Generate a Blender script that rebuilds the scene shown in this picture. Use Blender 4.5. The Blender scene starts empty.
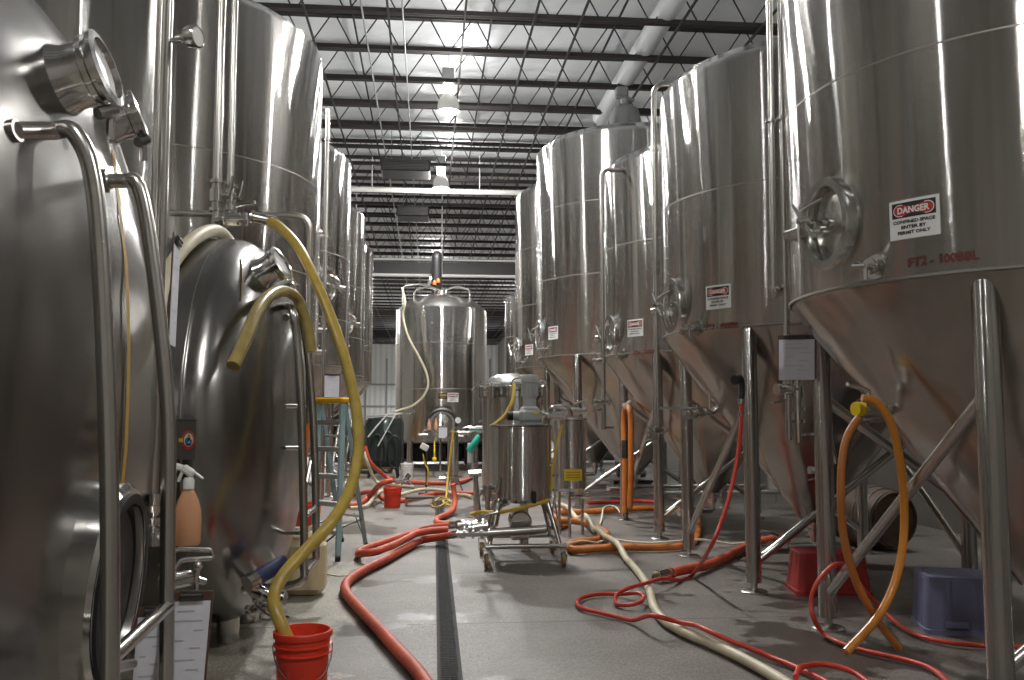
import bpy, math, random
from math import sin, cos, pi, sqrt, atan2, radians
from mathutils import Vector as V, Matrix as M
random.seed(7)
SC = bpy.context.scene
COL = SC.collection

# ------------------------------------------------------------------ camera, world, exposure, light levels
FPX, EYE = 900.0, 1.55
PITCH = math.atan(73 / FPX)
YAW = math.atan(84 * cos(PITCH) / FPX)
cd = bpy.data.cameras.new('camera'); cam = bpy.data.objects.new('camera', cd); COL.objects.link(cam)
cd.sensor_width = 36.0; cd.lens = FPX / 1024 * 36.0; cd.clip_end = 300; cd.clip_start = 0.05
cam.location = (0, 0, EYE); cam.rotation_euler = (pi / 2 + PITCH, 0, -YAW)
SC.camera = cam
w = bpy.data.worlds.new('world'); SC.world = w; w.use_nodes = True
w.node_tree.nodes['Background'].inputs[0].default_value = (0.5, 0.52, 0.55, 1)
w.node_tree.nodes['Background'].inputs[1].default_value = 0.05
SC.view_settings.view_transform = 'Standard'; SC.view_settings.look = 'None'
SC.view_settings.exposure = 0.0; SC.view_settings.gamma = 1.0; SC.view_settings.use_curve_mapping = False
SC.cycles.max_bounces = 8; SC.cycles.glossy_bounces = 5; SC.cycles.diffuse_bounces = 4
SC.cycles.use_denoising = True; SC.cycles.sample_clamp_indirect = 6.0
LAMP_W = 1060.0          # one high-bay lamp
LAMP_GLOW = 30.0
LAMPS_AISLE = [(0.36, -0.8, 0.42), (0.36, 11.5, 1.0), (0.36, 17.6, 1.0), (0.30, 23.8, 1.0), (0.14, 42.8, 1.0), (0.1, 61.0, 2.0), (0.1, 76, 2.5)]
LAMPS_SIDE = [(-6.2, 1.0, 0.25), (-6.2, 11.5, .7), (-6.2, 20.0, .8), (-6.2, 32.0, 1.0), (-6.2, 44.0, 1.6), (-6.2, 58.0, 1.6), (5.9, 50.0, 1.6), (5.9, 0.0, 0.3), (5.9, 10.8, 0.4), (5.9, 24.0, 0.12), (5.9, 36, 0.4)]  # unseen side rows; the farthest lamps are added to brighten the distant ceiling

fw = V((sin(YAW) * cos(PITCH), cos(YAW) * cos(PITCH), sin(PITCH)))
rt = V((cos(YAW), -sin(YAW), 0)); up = rt.cross(fw); EYEV = V((0, 0, EYE))
def ray(x, y): return fw * FPX + rt * (x - 512) - up * (y - 340)
def F(x, y, z=0.0):                      # the point at height z
    r = ray(x, y); return EYEV + r * ((z - EYE) / r.z)
def P(x, y, Y):                          # the point at distance Y along the aisle
    r = ray(x, y); return EYEV + r * (Y / r.y)
def cyl_hit(x, y, cx, cy, R):
    d = ray(x, y).normalized(); ox, oy = -cx, -cy
    a = d.x * d.x + d.y * d.y; b = ox * d.x + oy * d.y; c = ox * ox + oy * oy - R * R
    q = b * b - a * c
    t = (-b - sqrt(max(q, 0))) / a
    return EYEV + d * t

# ------------------------------------------------------------------ materials
def nmat(name):
    m = bpy.data.materials.new(name); m.use_nodes = True
    nt = m.node_tree; return m, nt, nt.nodes['Principled BSDF']
def plain(name, col, rough=0.5, metal=0.0, bump=0.0, bscale=60, var=0.0, vscale=6, trans=0.0, coat=0.0, sss=0.0):
    m, nt, b = nmat(name)
    b.inputs['Base Color'].default_value = (*col, 1); b.inputs['Roughness'].default_value = rough; b.inputs['Metallic'].default_value = metal
    b.inputs['Transmission Weight'].default_value = trans; b.inputs['Coat Weight'].default_value = coat
    if sss: b.inputs['Subsurface Weight'].default_value = sss; b.inputs['Subsurface Radius'].default_value = (.02, .012, .004)
    tc = nt.nodes.new('ShaderNodeTexCoord')
    if var:
        n = nt.nodes.new('ShaderNodeTexNoise'); n.inputs['Scale'].default_value = vscale; n.inputs['Detail'].default_value = 5
        nt.links.new(tc.outputs['Object'], n.inputs['Vector'])
        r = nt.nodes.new('ShaderNodeValToRGB'); e = r.color_ramp.elements
        e[0].position = .3; e[1].position = .7
        e[0].color = (*[c * (1 - var) for c in col], 1); e[1].color = (*[min(1, c * (1 + var)) for c in col], 1)
        nt.links.new(n.outputs['Fac'], r.inputs['Fac']); nt.links.new(r.outputs['Color'], b.inputs['Base Color'])
    if bump:
        n = nt.nodes.new('ShaderNodeTexNoise'); n.inputs['Scale'].default_value = bscale; n.inputs['Detail'].default_value = 4
        nt.links.new(tc.outputs['Object'], n.inputs['Vector'])
        bp = nt.nodes.new('ShaderNodeBump'); bp.inputs['Strength'].default_value = bump; bp.inputs['Distance'].default_value = .01
        nt.links.new(n.outputs['Fac'], bp.inputs['Height']); nt.links.new(bp.outputs['Normal'], b.inputs['Normal'])
    return m
def steel(name, axis='Z', rough=0.3, aniso=0.85, col=(.62, .6, .57), rot=0.0, wave=0.0, wscale=1.3, smudge=.12, brush=0.0):
    m, nt, b = nmat(name)
    b.inputs['Metallic'].default_value = 1
    b.inputs['Anisotropic'].default_value = aniso; b.inputs['Anisotropic Rotation'].default_value = rot
    t = nt.nodes.new('ShaderNodeTangent'); t.direction_type = 'RADIAL'; t.axis = axis
    nt.links.new(t.outputs[0], b.inputs['Tangent'])
    tc = nt.nodes.new('ShaderNodeTexCoord')
    mp = nt.nodes.new('ShaderNodeMapping'); mp.inputs['Scale'].default_value = (9, 9, .35) if axis == 'Z' else (.5, 3, 3)
    nt.links.new(tc.outputs['Object'], mp.inputs['Vector'])
    n = nt.nodes.new('ShaderNodeTexNoise'); n.inputs['Scale'].default_value = 1.0; n.inputs['Detail'].default_value = 6
    nt.links.new(mp.outputs[0], n.inputs['Vector'])
    r = nt.nodes.new('ShaderNodeValToRGB'); e = r.color_ramp.elements; e[0].position = .3; e[1].position = .7
    e[0].color = (*[c * (1 - smudge) for c in col], 1); e[1].color = (*[c * (1 + smudge) for c in col], 1)
    nt.links.new(n.outputs['Fac'], r.inputs['Fac']); nt.links.new(r.outputs['Color'], b.inputs['Base Color'])
    mr = nt.nodes.new('ShaderNodeMapRange'); mr.inputs[3].default_value = rough * .85; mr.inputs[4].default_value = rough * 1.15
    nt.links.new(n.outputs['Fac'], mr.inputs[0]); nt.links.new(mr.outputs[0], b.inputs['Roughness'])
    if wave:
        n2 = nt.nodes.new('ShaderNodeTexNoise'); n2.inputs['Scale'].default_value = wscale; n2.inputs['Detail'].default_value = 1.5
        m2 = nt.nodes.new('ShaderNodeMapping'); m2.inputs['Scale'].default_value = (1, 1, .06) if brush else (1, 1, 1)
        nt.links.new(tc.outputs['Object'], m2.inputs['Vector']); nt.links.new(m2.outputs[0], n2.inputs['Vector'])
        bp = nt.nodes.new('ShaderNodeBump'); bp.inputs['Strength'].default_value = 1; bp.inputs['Distance'].default_value = wave
        nt.links.new(n2.outputs['Fac'], bp.inputs['Height']); nt.links.new(bp.outputs['Normal'], b.inputs['Normal'])
        nout = bp.outputs['Normal']
    else: nout = nt.nodes.new('ShaderNodeNewGeometry').outputs['Normal']
    if brush:                             # fine scratches round the tank: they tilt the surface up and down only
        sx = nt.nodes.new('ShaderNodeSeparateXYZ'); nt.links.new(tc.outputs['Object'], sx.inputs[0])
        wn = nt.nodes.new('ShaderNodeTexWhiteNoise'); wn.noise_dimensions = '1D'; nt.links.new(sx.outputs[2], wn.inputs['W'])
        w2 = nt.nodes.new('ShaderNodeTexWhiteNoise'); w2.noise_dimensions = '1D'
        ml = nt.nodes.new('ShaderNodeMath'); ml.operation = 'MULTIPLY_ADD'; ml.inputs[1].default_value = 3.7; ml.inputs[2].default_value = 11.3; nt.links.new(sx.outputs[2], ml.inputs[0]); nt.links.new(ml.outputs[0], w2.inputs['W'])
        ad = nt.nodes.new('ShaderNodeMath'); ad.operation = 'SUBTRACT'; nt.links.new(wn.outputs['Value'], ad.inputs[0]); nt.links.new(w2.outputs['Value'], ad.inputs[1])
        mu = nt.nodes.new('ShaderNodeMath'); mu.operation = 'MULTIPLY'; mu.inputs[1].default_value = brush; nt.links.new(ad.outputs[0], mu.inputs[0])
        cb = nt.nodes.new('ShaderNodeCombineXYZ'); nt.links.new(mu.outputs[0], cb.inputs[2])
        va = nt.nodes.new('ShaderNodeVectorMath'); va.operation = 'ADD'; nt.links.new(nout, va.inputs[0]); nt.links.new(cb.outputs[0], va.inputs[1])
        vn = nt.nodes.new('ShaderNodeVectorMath'); vn.operation = 'NORMALIZE'; nt.links.new(va.outputs[0], vn.inputs[0]); nt.links.new(vn.outputs[0], b.inputs['Normal'])
    return m
def emit(name, col, s):
    m, nt, b = nmat(name)
    b.inputs['Base Color'].default_value = (*col, 1); b.inputs['Emission Color'].default_value = (*col, 1); b.inputs['Emission Strength'].default_value = s
    return m

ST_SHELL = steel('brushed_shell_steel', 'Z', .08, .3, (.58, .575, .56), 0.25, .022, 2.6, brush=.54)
ST_CONE = steel('matte_cone_steel', 'Z', .22, .3, (.47, .43, .39), 0.25, .14, 1.5, .06, brush=.10)  # brown of the reflected floor is put into the cone colour
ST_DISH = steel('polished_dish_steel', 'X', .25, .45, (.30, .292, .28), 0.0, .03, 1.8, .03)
ST_TUBE = plain('tube_steel', (.62, .60, .57), .24, 1.0)
ST_LEG = plain('satin_leg_steel', (.56, .545, .52), .26, 1.0)
ST_POST = steel('brushed_post_steel', 'Z', .12, .2, (.50, .485, .465), 0.0, 0, 1, .08, brush=.3)
ST_FIT = plain('polished_fitting_steel', (.72, .71, .69), .14, 1.0)
ST_WELD = plain('weld_seam_steel', (.30, .28, .26), .5, 1.0)
ST_DARK = plain('dark_steel', (.10, .095, .09), .4, .9)
BLACK = plain('black_rubber', (.012, .012, .013), .5)
GASKET = plain('gasket_black', (.02, .02, .02), .6)
RED_HOSE = plain('red_rubber_hose', (.52, .085, .04), .55, bump=.25, bscale=90, var=.18, vscale=9)
ORANGE_HOSE = plain('orange_rubber_hose', (.56, .17, .03), .5, bump=.2, bscale=70, var=.2, vscale=7)
AMBER_DULL = plain('dull_amber_hose', (.36, .12, .02), .45, var=.15, vscale=6)
ORANGE_CLEAR = plain('amber_vinyl_hose', (.50, .185, .015), .3, coat=.3, sss=.1)
YELLOW_HOSE = plain('yellow_vinyl_hose', (.50, .36, .07), .28, var=.18, vscale=10, coat=.4, sss=.1)
OLIVE_HOSE = plain('stained_vinyl_hose', (.36, .28, .09), .3, var=.3, vscale=6, coat=.3)
CREAM_HOSE = plain('cream_hose', (.56, .50, .36), .5, var=.12, vscale=8)
THIN_RED = plain('thin_red_hose', (.55, .05, .03), .4)
WHITE_CORD = plain('white_cord', (.70, .66, .54), .5)
YELLOW_CORD = plain('yellow_cord', (.65, .42, .03), .45)
RED_PLASTIC = plain('red_bucket_plastic', (.74, .05, .022), .35, var=.06, vscale=4, sss=.1)
DULL_RED = plain('red_crate_plastic', (.36, .03, .025), .5, var=.1, vscale=5)
BLUE_PLASTIC = plain('blue_grey_tote_plastic', (.17, .18, .29), .5, bump=.1, bscale=50, var=.15, vscale=5)
WHITE_PLASTIC = plain('white_plastic', (.72, .71, .68), .45)
JUG = plain('cream_jug_plastic', (.70, .60, .38), .45, sss=.2)
PAPER = plain('paper', (.66, .66, .72), .8, var=.04, vscale=20)
BROWN_BOARD = plain('brown_hardboard', (.09, .045, .03), .5, var=.15, vscale=30)
SIGN_WHITE = plain('sign_white', (.74, .74, .72), .5)
SIGN_RED = plain('sign_red', (.45, .03, .03), .5)
SIGN_BLACK = plain('sign_black', (.012, .012, .012), .5)
INK = plain('ink_red', (.13, .02, .018), .6)
TAPE = plain('yellow_tape', (.48, .27, .03), .5)
GOLD = plain('gold_print', (.35, .22, .06), .5)
SPRAY = plain('orange_cleaner_bottle', (.78, .42, .24), .25, trans=.25, sss=.2)
TEAL = plain('teal_glove_rubber', (.02, .42, .33), .5)
LADDER_BLUE = plain('fibreglass_rail_blue', (.27, .40, .43), .45)
ALU = plain('aluminium', (.62, .63, .63), .38, 1.0)
LADDER_YEL = plain('ladder_yellow', (.72, .42, .02), .4)
GREY_PAINT = plain('grey_motor_paint', (.42, .44, .43), .5)
CAP_GREY = plain('weathered_cap_grey', (.16, .165, .17), .5, .4)
GREEN_MACHINE = plain('grey_green_paint', (.07, .09, .085), .2, .6)
OAK = plain('oak_stave', (.06, .034, .02), .6, bump=.2, bscale=20, var=.3, vscale=7)
HOOP = plain('barrel_hoop', (.20, .19, .18), .4, 1.0)
CARDBOARD = plain('cardboard', (.40, .24, .11), .8, var=.08, vscale=6)
WOOD = plain('pallet_wood', (.30, .19, .09), .7, var=.2, vscale=6)
JOIST = plain('red_oxide_joist_paint', (.012, .009, .008), .7, var=.15, vscale=3)
CONDUIT = plain('galvanised_conduit', (.26, .27, .275), .5, .5)
DUCT = plain('galvanised_duct', (.50, .52, .53), .5, .2)
BEAM_BLK = plain('dark_beam_paint', (.025, .024, .024), .5)
YEL_KNOB = plain('yellow_knob', (.75, .55, .02), .35)
BLUE_HOSE = plain('blue_hose', (.03, .045, .12), .4)
ORANGE_BIT = plain('orange_plastic', (.75, .16, .02), .4)
CASTER = plain('tan_caster_tread', (.34, .24, .12), .5)
LENS = emit('lamp_lens', (1.0, .97, .90), LAMP_GLOW)
REFL = plain('frosted_reflector', (.80, .80, .78), .25, sss=.1)
BLUE_PRINT = plain('blue_print', (.05, .15, .45), .5)
YELLOW_PRINT = plain('yellow_print', (.70, .45, .05), .5)

def floor_material():
    m, nt, b = nmat('worn_wet_concrete'); L = nt.links; N = nt.nodes
    tc = N.new('ShaderNodeTexCoord')
    def noise(s, d=5, rough=.55):
        n = N.new('ShaderNodeTexNoise'); n.inputs['Scale'].default_value = s; n.inputs['Detail'].default_value = d; n.inputs['Roughness'].default_value = rough
        L.new(tc.outputs['Object'], n.inputs['Vector']); return n.outputs['Fac']
    def ramp(fac, a, b_, c0, c1):
        r = N.new('ShaderNodeValToRGB'); e = r.color_ramp.elements; e[0].position = a; e[1].position = b_; e[0].color = (*c0, 1); e[1].color = (*c1, 1)
        L.new(fac, r.inputs['Fac']); return r.outputs['Color']
    def mix(f, a, b_, mode='MIX'):
        x = N.new('ShaderNodeMix'); x.data_type = 'RGBA'; x.blend_type = mode
        if isinstance(f, float): x.inputs[0].default_value = f
        else: L.new(f, x.inputs[0])
        L.new(a, x.inputs[6]); L.new(b_, x.inputs[7]); return x.outputs[2]
    def math(op, a, b_=None):
        x = N.new('ShaderNodeMath'); x.operation = op
        for i, q in enumerate((a, b_)):
            if q is None: continue
            if isinstance(q, (int, float)): x.inputs[i].default_value = q
            else: L.new(q, x.inputs[i])
        return x.outputs[0]
    grain = ramp(noise(62, 3), .40, .60, (.72, .72, .72), (1.25, 1.25, 1.24))
    speck = ramp(noise(22, 4, .8), .40, .62, (.85, .85, .85), (1.16, 1.15, 1.13))
    blot = ramp(noise(1.6, 7), .35, .68, (.130, .116, .104), (.184, .165, .149))
    dry = ramp(noise(3.0, 4), .3, .7, (.25, .23, .19), (.32, .295, .245))
    # dry margin towards the tank row on the near side: a ragged edge in the concrete itself
    sx = N.new('ShaderNodeSeparateXYZ'); L.new(tc.outputs['Object'], sx.inputs[0])
    edge = math('ADD', math('MULTIPLY', math('SUBTRACT', noise(1.3, 6, .6), .5), 1.6), math('MULTIPLY', sx.outputs[0], -1.0))
    drym = N.new('ShaderNodeMapRange'); L.new(edge, drym.inputs[0]); drym.inputs[1].default_value = .60; drym.inputs[2].default_value = .64
    far = N.new('ShaderNodeMapRange'); L.new(sx.outputs[1], far.inputs[0]); far.inputs[1].default_value = 9.0; far.inputs[2].default_value = 10.5; far.inputs[3].default_value = 1; far.inputs[4].default_value = 0.35
    drymask = math('MULTIPLY', drym.outputs[0], far.outputs[0])
    c = mix(drymask, blot, dry)
    wetn = N.new('ShaderNodeMapRange'); L.new(noise(.55, 6, .6), wetn.inputs[0]); wetn.inputs[1].default_value = .555; wetn.inputs[2].default_value = .575
    dark = N.new('ShaderNodeRGB'); dark.outputs[0].default_value = (.50, .48, .46, 1)
    c = mix(wetn.outputs[0], c, mix(1.0, c, dark.outputs[0], 'MULTIPLY'))
    c = mix(1.0, c, grain, 'MULTIPLY'); c = mix(1.0, c, speck, 'MULTIPLY')
    # sawn joints every 4.2 m
    jy = math('ABSOLUTE', math('SUBTRACT', math('MODULO', math('ADD', sx.outputs[1], 42.55), 2.1), 1.05))
    jl = math('LESS_THAN', jy, .008)
    joint = N.new('ShaderNodeRGB'); joint.outputs[0].default_value = (.035, .032, .03, 1)
    c = mix(jl, c, joint.outputs[0])
    L.new(c, b.inputs['Base Color'])
    rr = N.new('ShaderNodeMapRange'); L.new(wetn.outputs[0], rr.inputs[0]); rr.inputs[3].default_value = .55; rr.inputs[4].default_value = .30
    L.new(rr.outputs[0], b.inputs['Roughness'])
    bp = N.new('ShaderNodeBump'); bp.inputs['Strength'].default_value = .25; bp.inputs['Distance'].default_value = .004
    L.new(noise(140, 2), bp.inputs['Height']); L.new(bp.outputs['Normal'], b.inputs['Normal'])
    return m
def ceiling_material():
    m, nt, b = nmat('white_insulation_facing'); L = nt.links; N = nt.nodes
    tc = N.new('ShaderNodeTexCoord')
    mp = N.new('ShaderNodeMapping'); mp.inputs['Scale'].default_value = (1, 1.6, 1); L.new(tc.outputs['Object'], mp.inputs['Vector'])
    n = N.new('ShaderNodeTexNoise'); n.inputs['Scale'].default_value = 1.1; n.inputs['Detail'].default_value = 5; L.new(mp.outputs[0], n.inputs['Vector'])
    w_ = N.new('ShaderNodeTexWave'); w_.wave_type = 'BANDS'; w_.bands_direction = 'X'; w_.inputs['Scale'].default_value = .13; w_.inputs['Distortion'].default_value = .5
    L.new(tc.outputs['Object'], w_.inputs['Vector'])
    ad = N.new('ShaderNodeMath'); ad.operation = 'MULTIPLY_ADD'; L.new(w_.outputs['Fac'], ad.inputs[0]); ad.inputs[1].default_value = .6; L.new(n.outputs['Fac'], ad.inputs[2])
    bp = N.new('ShaderNodeBump'); bp.inputs['Strength'].default_value = 1; bp.inputs['Distance'].default_value = .12
    L.new(ad.outputs[0], bp.inputs['Height']); L.new(bp.outputs['Normal'], b.inputs['Normal'])
    b.inputs['Base Color'].default_value = (.74, .77, .80, 1); b.inputs['Roughness'].default_value = .42
    return m
def siding_material():
    m, nt, b = nmat('white_ribbed_siding'); L = nt.links; N = nt.nodes
    tc = N.new('ShaderNodeTexCoord')
    w_ = N.new('ShaderNodeTexWave'); w_.wave_type = 'BANDS'; w_.bands_direction = 'X'; w_.inputs['Scale'].default_value = .6
    L.new(tc.outputs['Object'], w_.inputs['Vector'])
    bp = N.new('ShaderNodeBump'); bp.inputs['Strength'].default_value = .8; bp.inputs['Distance'].default_value = .05
    L.new(w_.outputs['Fac'], bp.inputs['Height']); L.new(bp.outputs['Normal'], b.inputs['Normal'])
    b.inputs['Base Color'].default_value = (.70, .72, .70, 1); b.inputs['Roughness'].default_value = .5
    return m
FLOOR = floor_material(); CEIL = ceiling_material(); SIDING = siding_material()
WALLP = plain('painted_wall', (.30, .285, .26), .6, var=.06, vscale=2)
GRATE = plain('drain_grate_iron', (.022, .0225, .024), .8, .0, var=.2, vscale=14)
DARKCH = plain('drain_channel_dark', (.015, .015, .016), .7)

# ------------------------------------------------------------------ mesh building
class MB:
    def __init__(s): s.v = []; s.f = []
    def add(s, vs, fs):
        o = len(s.v); s.v += [V(p) for p in vs]; s.f += [tuple(o + i for i in f) for f in fs]; return s
    def box(s, c, size, rot=None, bev=0.0):
        hx, hy, hz = size[0] / 2, size[1] / 2, size[2] / 2; c = V(c)
        R_ = rot if rot is not None else M.Identity(3)
        if bev <= 0 or bev >= min(hx, hy, hz):
            vs = [c + R_ @ V((x, y, z)) for x in (-hx, hx) for y in (-hy, hy) for z in (-hz, hz)]
            fs = [(0, 1, 3, 2), (4, 6, 7, 5), (0, 4, 5, 1), (2, 3, 7, 6), (0, 2, 6, 4), (1, 5, 7, 3)]
            return s.add(vs, fs)
        vs, ix = [], {}
        for sx in (-1, 1):
            for sy in (-1, 1):
                for sz in (-1, 1):
                    for a in range(3):
                        p = [sx * (hx - bev), sy * (hy - bev), sz * (hz - bev)]
                        p[a] = (sx * hx, sy * hy, sz * hz)[a]
                        ix[(sx, sy, sz, a)] = len(vs); vs.append(c + R_ @ V(p))
        fs = []
        for a in range(3):
            for sg in (-1, 1):
                o = [i for i in range(3) if i != a]; q = []
                for (u_, v_) in ((-1, -1), (1, -1), (1, 1), (-1, 1)):
                    k = [0, 0, 0]; k[a] = sg; k[o[0]] = u_; k[o[1]] = v_; q.append(ix[(*k, a)])
                fs.append(tuple(q))
        for a in range(3):
            b_, c_ = [i for i in range(3) if i != a]
            for s1 in (-1, 1):
                for s2 in (-1, 1):
                    k0 = [0] * 3; k0[b_] = s1; k0[c_] = s2; k1 = list(k0); k0[a] = -1; k1[a] = 1
                    fs.append((ix[(*k0, b_)], ix[(*k1, b_)], ix[(*k1, c_)], ix[(*k0, c_)]))
        for sx in (-1, 1):
            for sy in (-1, 1):
                for sz in (-1, 1): fs.append(tuple(ix[(sx, sy, sz, a)] for a in range(3)))
        return s.add(vs, fs)
    def lathe(s, prof, n=48, mat=None, sx=1.0, sy=1.0):          # prof: (r, z) list; axis Z through the origin, then mat
        mat = mat or M.Identity(4); vs, rows = [], []
        for r, z in prof:
            if r < 1e-6: rows.append([len(vs)]); vs.append(mat @ V((0, 0, z)))
            else:
                rows.append(list(range(len(vs), len(vs) + n)))
                vs += [mat @ V((r * cos(2 * pi * i / n) * sx, r * sin(2 * pi * i / n) * sy, z)) for i in range(n)]
        fs = []
        for a, b_ in zip(rows, rows[1:]):
            for i in range(n):
                j = (i + 1) % n
                if len(a) == 1 and len(b_) == 1: break
                if len(a) == 1: fs.append((a[0], b_[i], b_[j]))
                elif len(b_) == 1: fs.append((a[i], a[j], b_[0]))
                else: fs.append((a[i], a[j], b_[j], b_[i]))
        return s.add(vs, fs)
    def tube(s, pts, r, n=10, cap=True, closed=False):
        pts = [V(p) for p in pts]; m = len(pts); T = []
        for i in range(m):
            a = pts[(i - 1) % m] if (closed or i) else pts[0]; b_ = pts[(i + 1) % m] if (closed or i < m - 1) else pts[-1]
            T.append((b_ - a).normalized() if (b_ - a).length > 1e-9 else V((0, 0, 1)))
        u = T[0].cross(V((0, 0, 1)))
        if u.length < 1e-3: u = T[0].cross(V((1, 0, 0)))
        u.normalize(); vs = []
        for i in range(m):
            u = u - T[i] * u.dot(T[i]); u.normalize(); w_ = T[i].cross(u)
            rr = r[i] if isinstance(r, (list, tuple)) else r
            vs += [pts[i] + (u * cos(2 * pi * k / n) + w_ * sin(2 * pi * k / n)) * rr for k in range(n)]
        fs = []
        for i in range(m if closed else m - 1):
            a, b_ = i * n, ((i + 1) % m) * n
            fs += [(a + k, a + (k + 1) % n, b_ + (k + 1) % n, b_ + k) for k in range(n)]
        if cap and not closed: fs += [tuple(range(n - 1, -1, -1)), tuple((m - 1) * n + k for k in range(n))]
        return s.add(vs, fs)
    def cyl(s, a, b_, r, n=16, r2=None): return s.tube([a, b_], [r, r if r2 is None else r2], n)
    def disc(s, c, nrm, r, t, n=24): 
        c = V(c); nrm = V(nrm).normalized(); return s.cyl(c, c + nrm * t, r, n)
    def ball(s, c, r, n=12):
        return s.lathe([(r * sin(pi * i / 8), -r * cos(pi * i / 8)) for i in range(9)], n, M.Translation(V(c)))
def fillet(pts, r=.1, k=6):
    pts = [V(p) for p in pts]; out = [pts[0]]
    for a, b_, c in zip(pts, pts[1:], pts[2:]):
        d1, d2 = (a - b_), (c - b_); q = min(r, d1.length * .45, d2.length * .45)
        p1, p2 = b_ + d1.normalized() * q, b_ + d2.normalized() * q
        for i in range(k + 1):
            t = i / k; out.append(p1 * (1 - t) ** 2 + b_ * 2 * t * (1 - t) + p2 * t * t)
    out.append(pts[-1]); return out
def spline(pts, k=7):
    pts = [V(p) for p in pts]; out = []; n = len(pts)
    for i in range(n - 1):
        p0, p1, p2, p3 = pts[max(i - 1, 0)], pts[i], pts[i + 1], pts[min(i + 2, n - 1)]
        m = max(3, min(22, int((p2 - p1).length / .035))) if k is None else k
        for j in range(m):
            t = j / m
            out.append(.5 * ((2 * p1) + (p2 - p0) * t + (2 * p0 - 5 * p1 + 4 * p2 - p3) * t * t + (3 * p1 - p0 - 3 * p2 + p3) * t ** 3))
    out.append(pts[-1]); return out

def frame(n, upv=V((0, 0, 1))):            # 3x3 with columns: u (sideways), v (up), n (outward)
    n = V(n).normalized(); u = V(upv).cross(n)
    if u.length < 1e-4: u = V((1, 0, 0))
    u.normalize(); v = n.cross(u)
    return M((u, v, n)).transposed()
def frame4(p, n, upv=V((0, 0, 1))): return M.Translation(V(p)) @ frame(n, upv).to_4x4()

LOC = {}
def mesh_of(name, mb, mats, origin=V((0, 0, 0)), angle=35):
    me = bpy.data.meshes.new(name)
    me.from_pydata([tuple(p - origin) for p in mb.v], [], mb.f)
    if not isinstance(mats, (list, tuple)): mats = [mats]
    for m in mats: me.materials.append(m)
    me.polygons.foreach_set('use_smooth', [True] * len(me.polygons))
    me.set_sharp_from_angle(angle=radians(angle)); me.update()
    return me
def tagp(o, label=None, cat=None, group=None, kind=None):
    for k, v in (('label', label), ('category', cat), ('group', group), ('kind', kind)):
        if v: o[k] = v
    return o
def thing(name, label, cat, loc, group=None):
    o = bpy.data.objects.new(name, None); COL.objects.link(o); o.location = loc; o.empty_display_size = .1
    LOC[o.name] = V(loc); return tagp(o, label, cat, group)
def part(name, mb, mat, parent, label=None, angle=35):
    org = LOC[parent.name]
    o = bpy.data.objects.new(name, mesh_of(name, mb, mat, org, angle)); COL.objects.link(o)
    o.parent = parent; LOC[o.name] = org; return tagp(o, label)
def solo(name, mb, mat, label, cat, group=None, kind=None, angle=35):
    lo = V([min(p[i] for p in mb.v) for i in range(3)]); hi = V([max(p[i] for p in mb.v) for i in range(3)])
    org = V(((lo.x + hi.x) / 2, (lo.y + hi.y) / 2, lo.z))
    o = bpy.data.objects.new(name, mesh_of(name, mb, mat, org, angle)); COL.objects.link(o); o.location = org
    LOC[o.name] = org; return tagp(o, label, cat, group, kind)
def struct(name, mb, mat, angle=35):
    o = bpy.data.objects.new(name, mesh_of(name, mb, mat, V((0, 0, 0)), angle)); COL.objects.link(o); o['kind'] = 'structure'; LOC[o.name] = V((0, 0, 0)); return o
def copy_tree(o, loc=None, parent=None):
    c = o.copy(); COL.objects.link(c)
    if parent is not None: c.parent = parent
    if loc is not None: c.location = loc
    for ch in list(o.children): copy_tree(ch, None, c)
    return c

_txt = {}
def text_mesh(s, bold=.035):
    if s not in _txt:
        cu = bpy.data.curves.new('lettering', 'FONT'); cu.body = s; cu.align_x = 'CENTER'; cu.align_y = 'CENTER'; cu.size = 1; cu.offset = bold; cu.resolution_u = 3
        ob = bpy.data.objects.new('lettering', cu); COL.objects.link(ob); bpy.context.view_layer.update()
        me = bpy.data.meshes.new_from_object(ob.evaluated_get(bpy.context.evaluated_depsgraph_get()))
        vs = [v.co.copy() for v in me.vertices]; fs = [tuple(p.vertices) for p in me.polygons]
        bpy.data.objects.remove(ob); bpy.data.curves.remove(cu); bpy.data.meshes.remove(me)
        _txt[s] = (vs, fs)
    return _txt[s]
def add_text(mb, s, width, height, x, y, mapf, off):
    vs, fs = text_mesh(s)
    x0 = min(v.x for v in vs); x1 = max(v.x for v in vs); y0 = min(v.y for v in vs); y1 = max(v.y for v in vs)
    kx = width / (x1 - x0); ky = height / (y1 - y0)
    mb.add([mapf(x + (v.x - (x0 + x1) / 2) * kx, y + (v.y - (y0 + y1) / 2) * ky, off) for v in vs], fs)
def patch(mb, x0, x1, y0, y1, mapf, off, t=0.0, n=6):
    g = [[mapf(x0 + (x1 - x0) * i / n, y, off) for i in range(n + 1)] for y in (y0, y1)]
    vs = g[0] + g[1]; fs = [(i, i + 1, n + 2 + i, n + 1 + i) for i in range(n)]
    if t:
        b_ = [[mapf(x0 + (x1 - x0) * i / n, y, off - t) for i in range(n + 1)] for y in (y0, y1)]
        o = len(vs); vs = vs + b_[0] + b_[1]
        fs += [(o + i + 1, o + i, o + n + 1 + i, o + n + 2 + i) for i in range(n)]
        fs += [(i, o + i, o + i + 1, i + 1) for i in range(n)] + [(n + 2 + i, o + n + 2 + i, o + n + 1 + i, n + 1 + i) for i in range(n)]
        fs += [(0, n + 1, o + n + 1, o), (n, o + n, o + 2 * n + 1, 2 * n + 1)]
    mb.add(vs, fs)
def oval(mb, x, y, rx, ry, mapf, off, n=36):
    mb.add([mapf(x, y, off)] + [mapf(x + rx * cos(2 * pi * i / n), y + ry * sin(2 * pi * i / n), off) for i in range(n)], [(0, 1 + i, 1 + (i + 1) % n) for i in range(n)])
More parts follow.
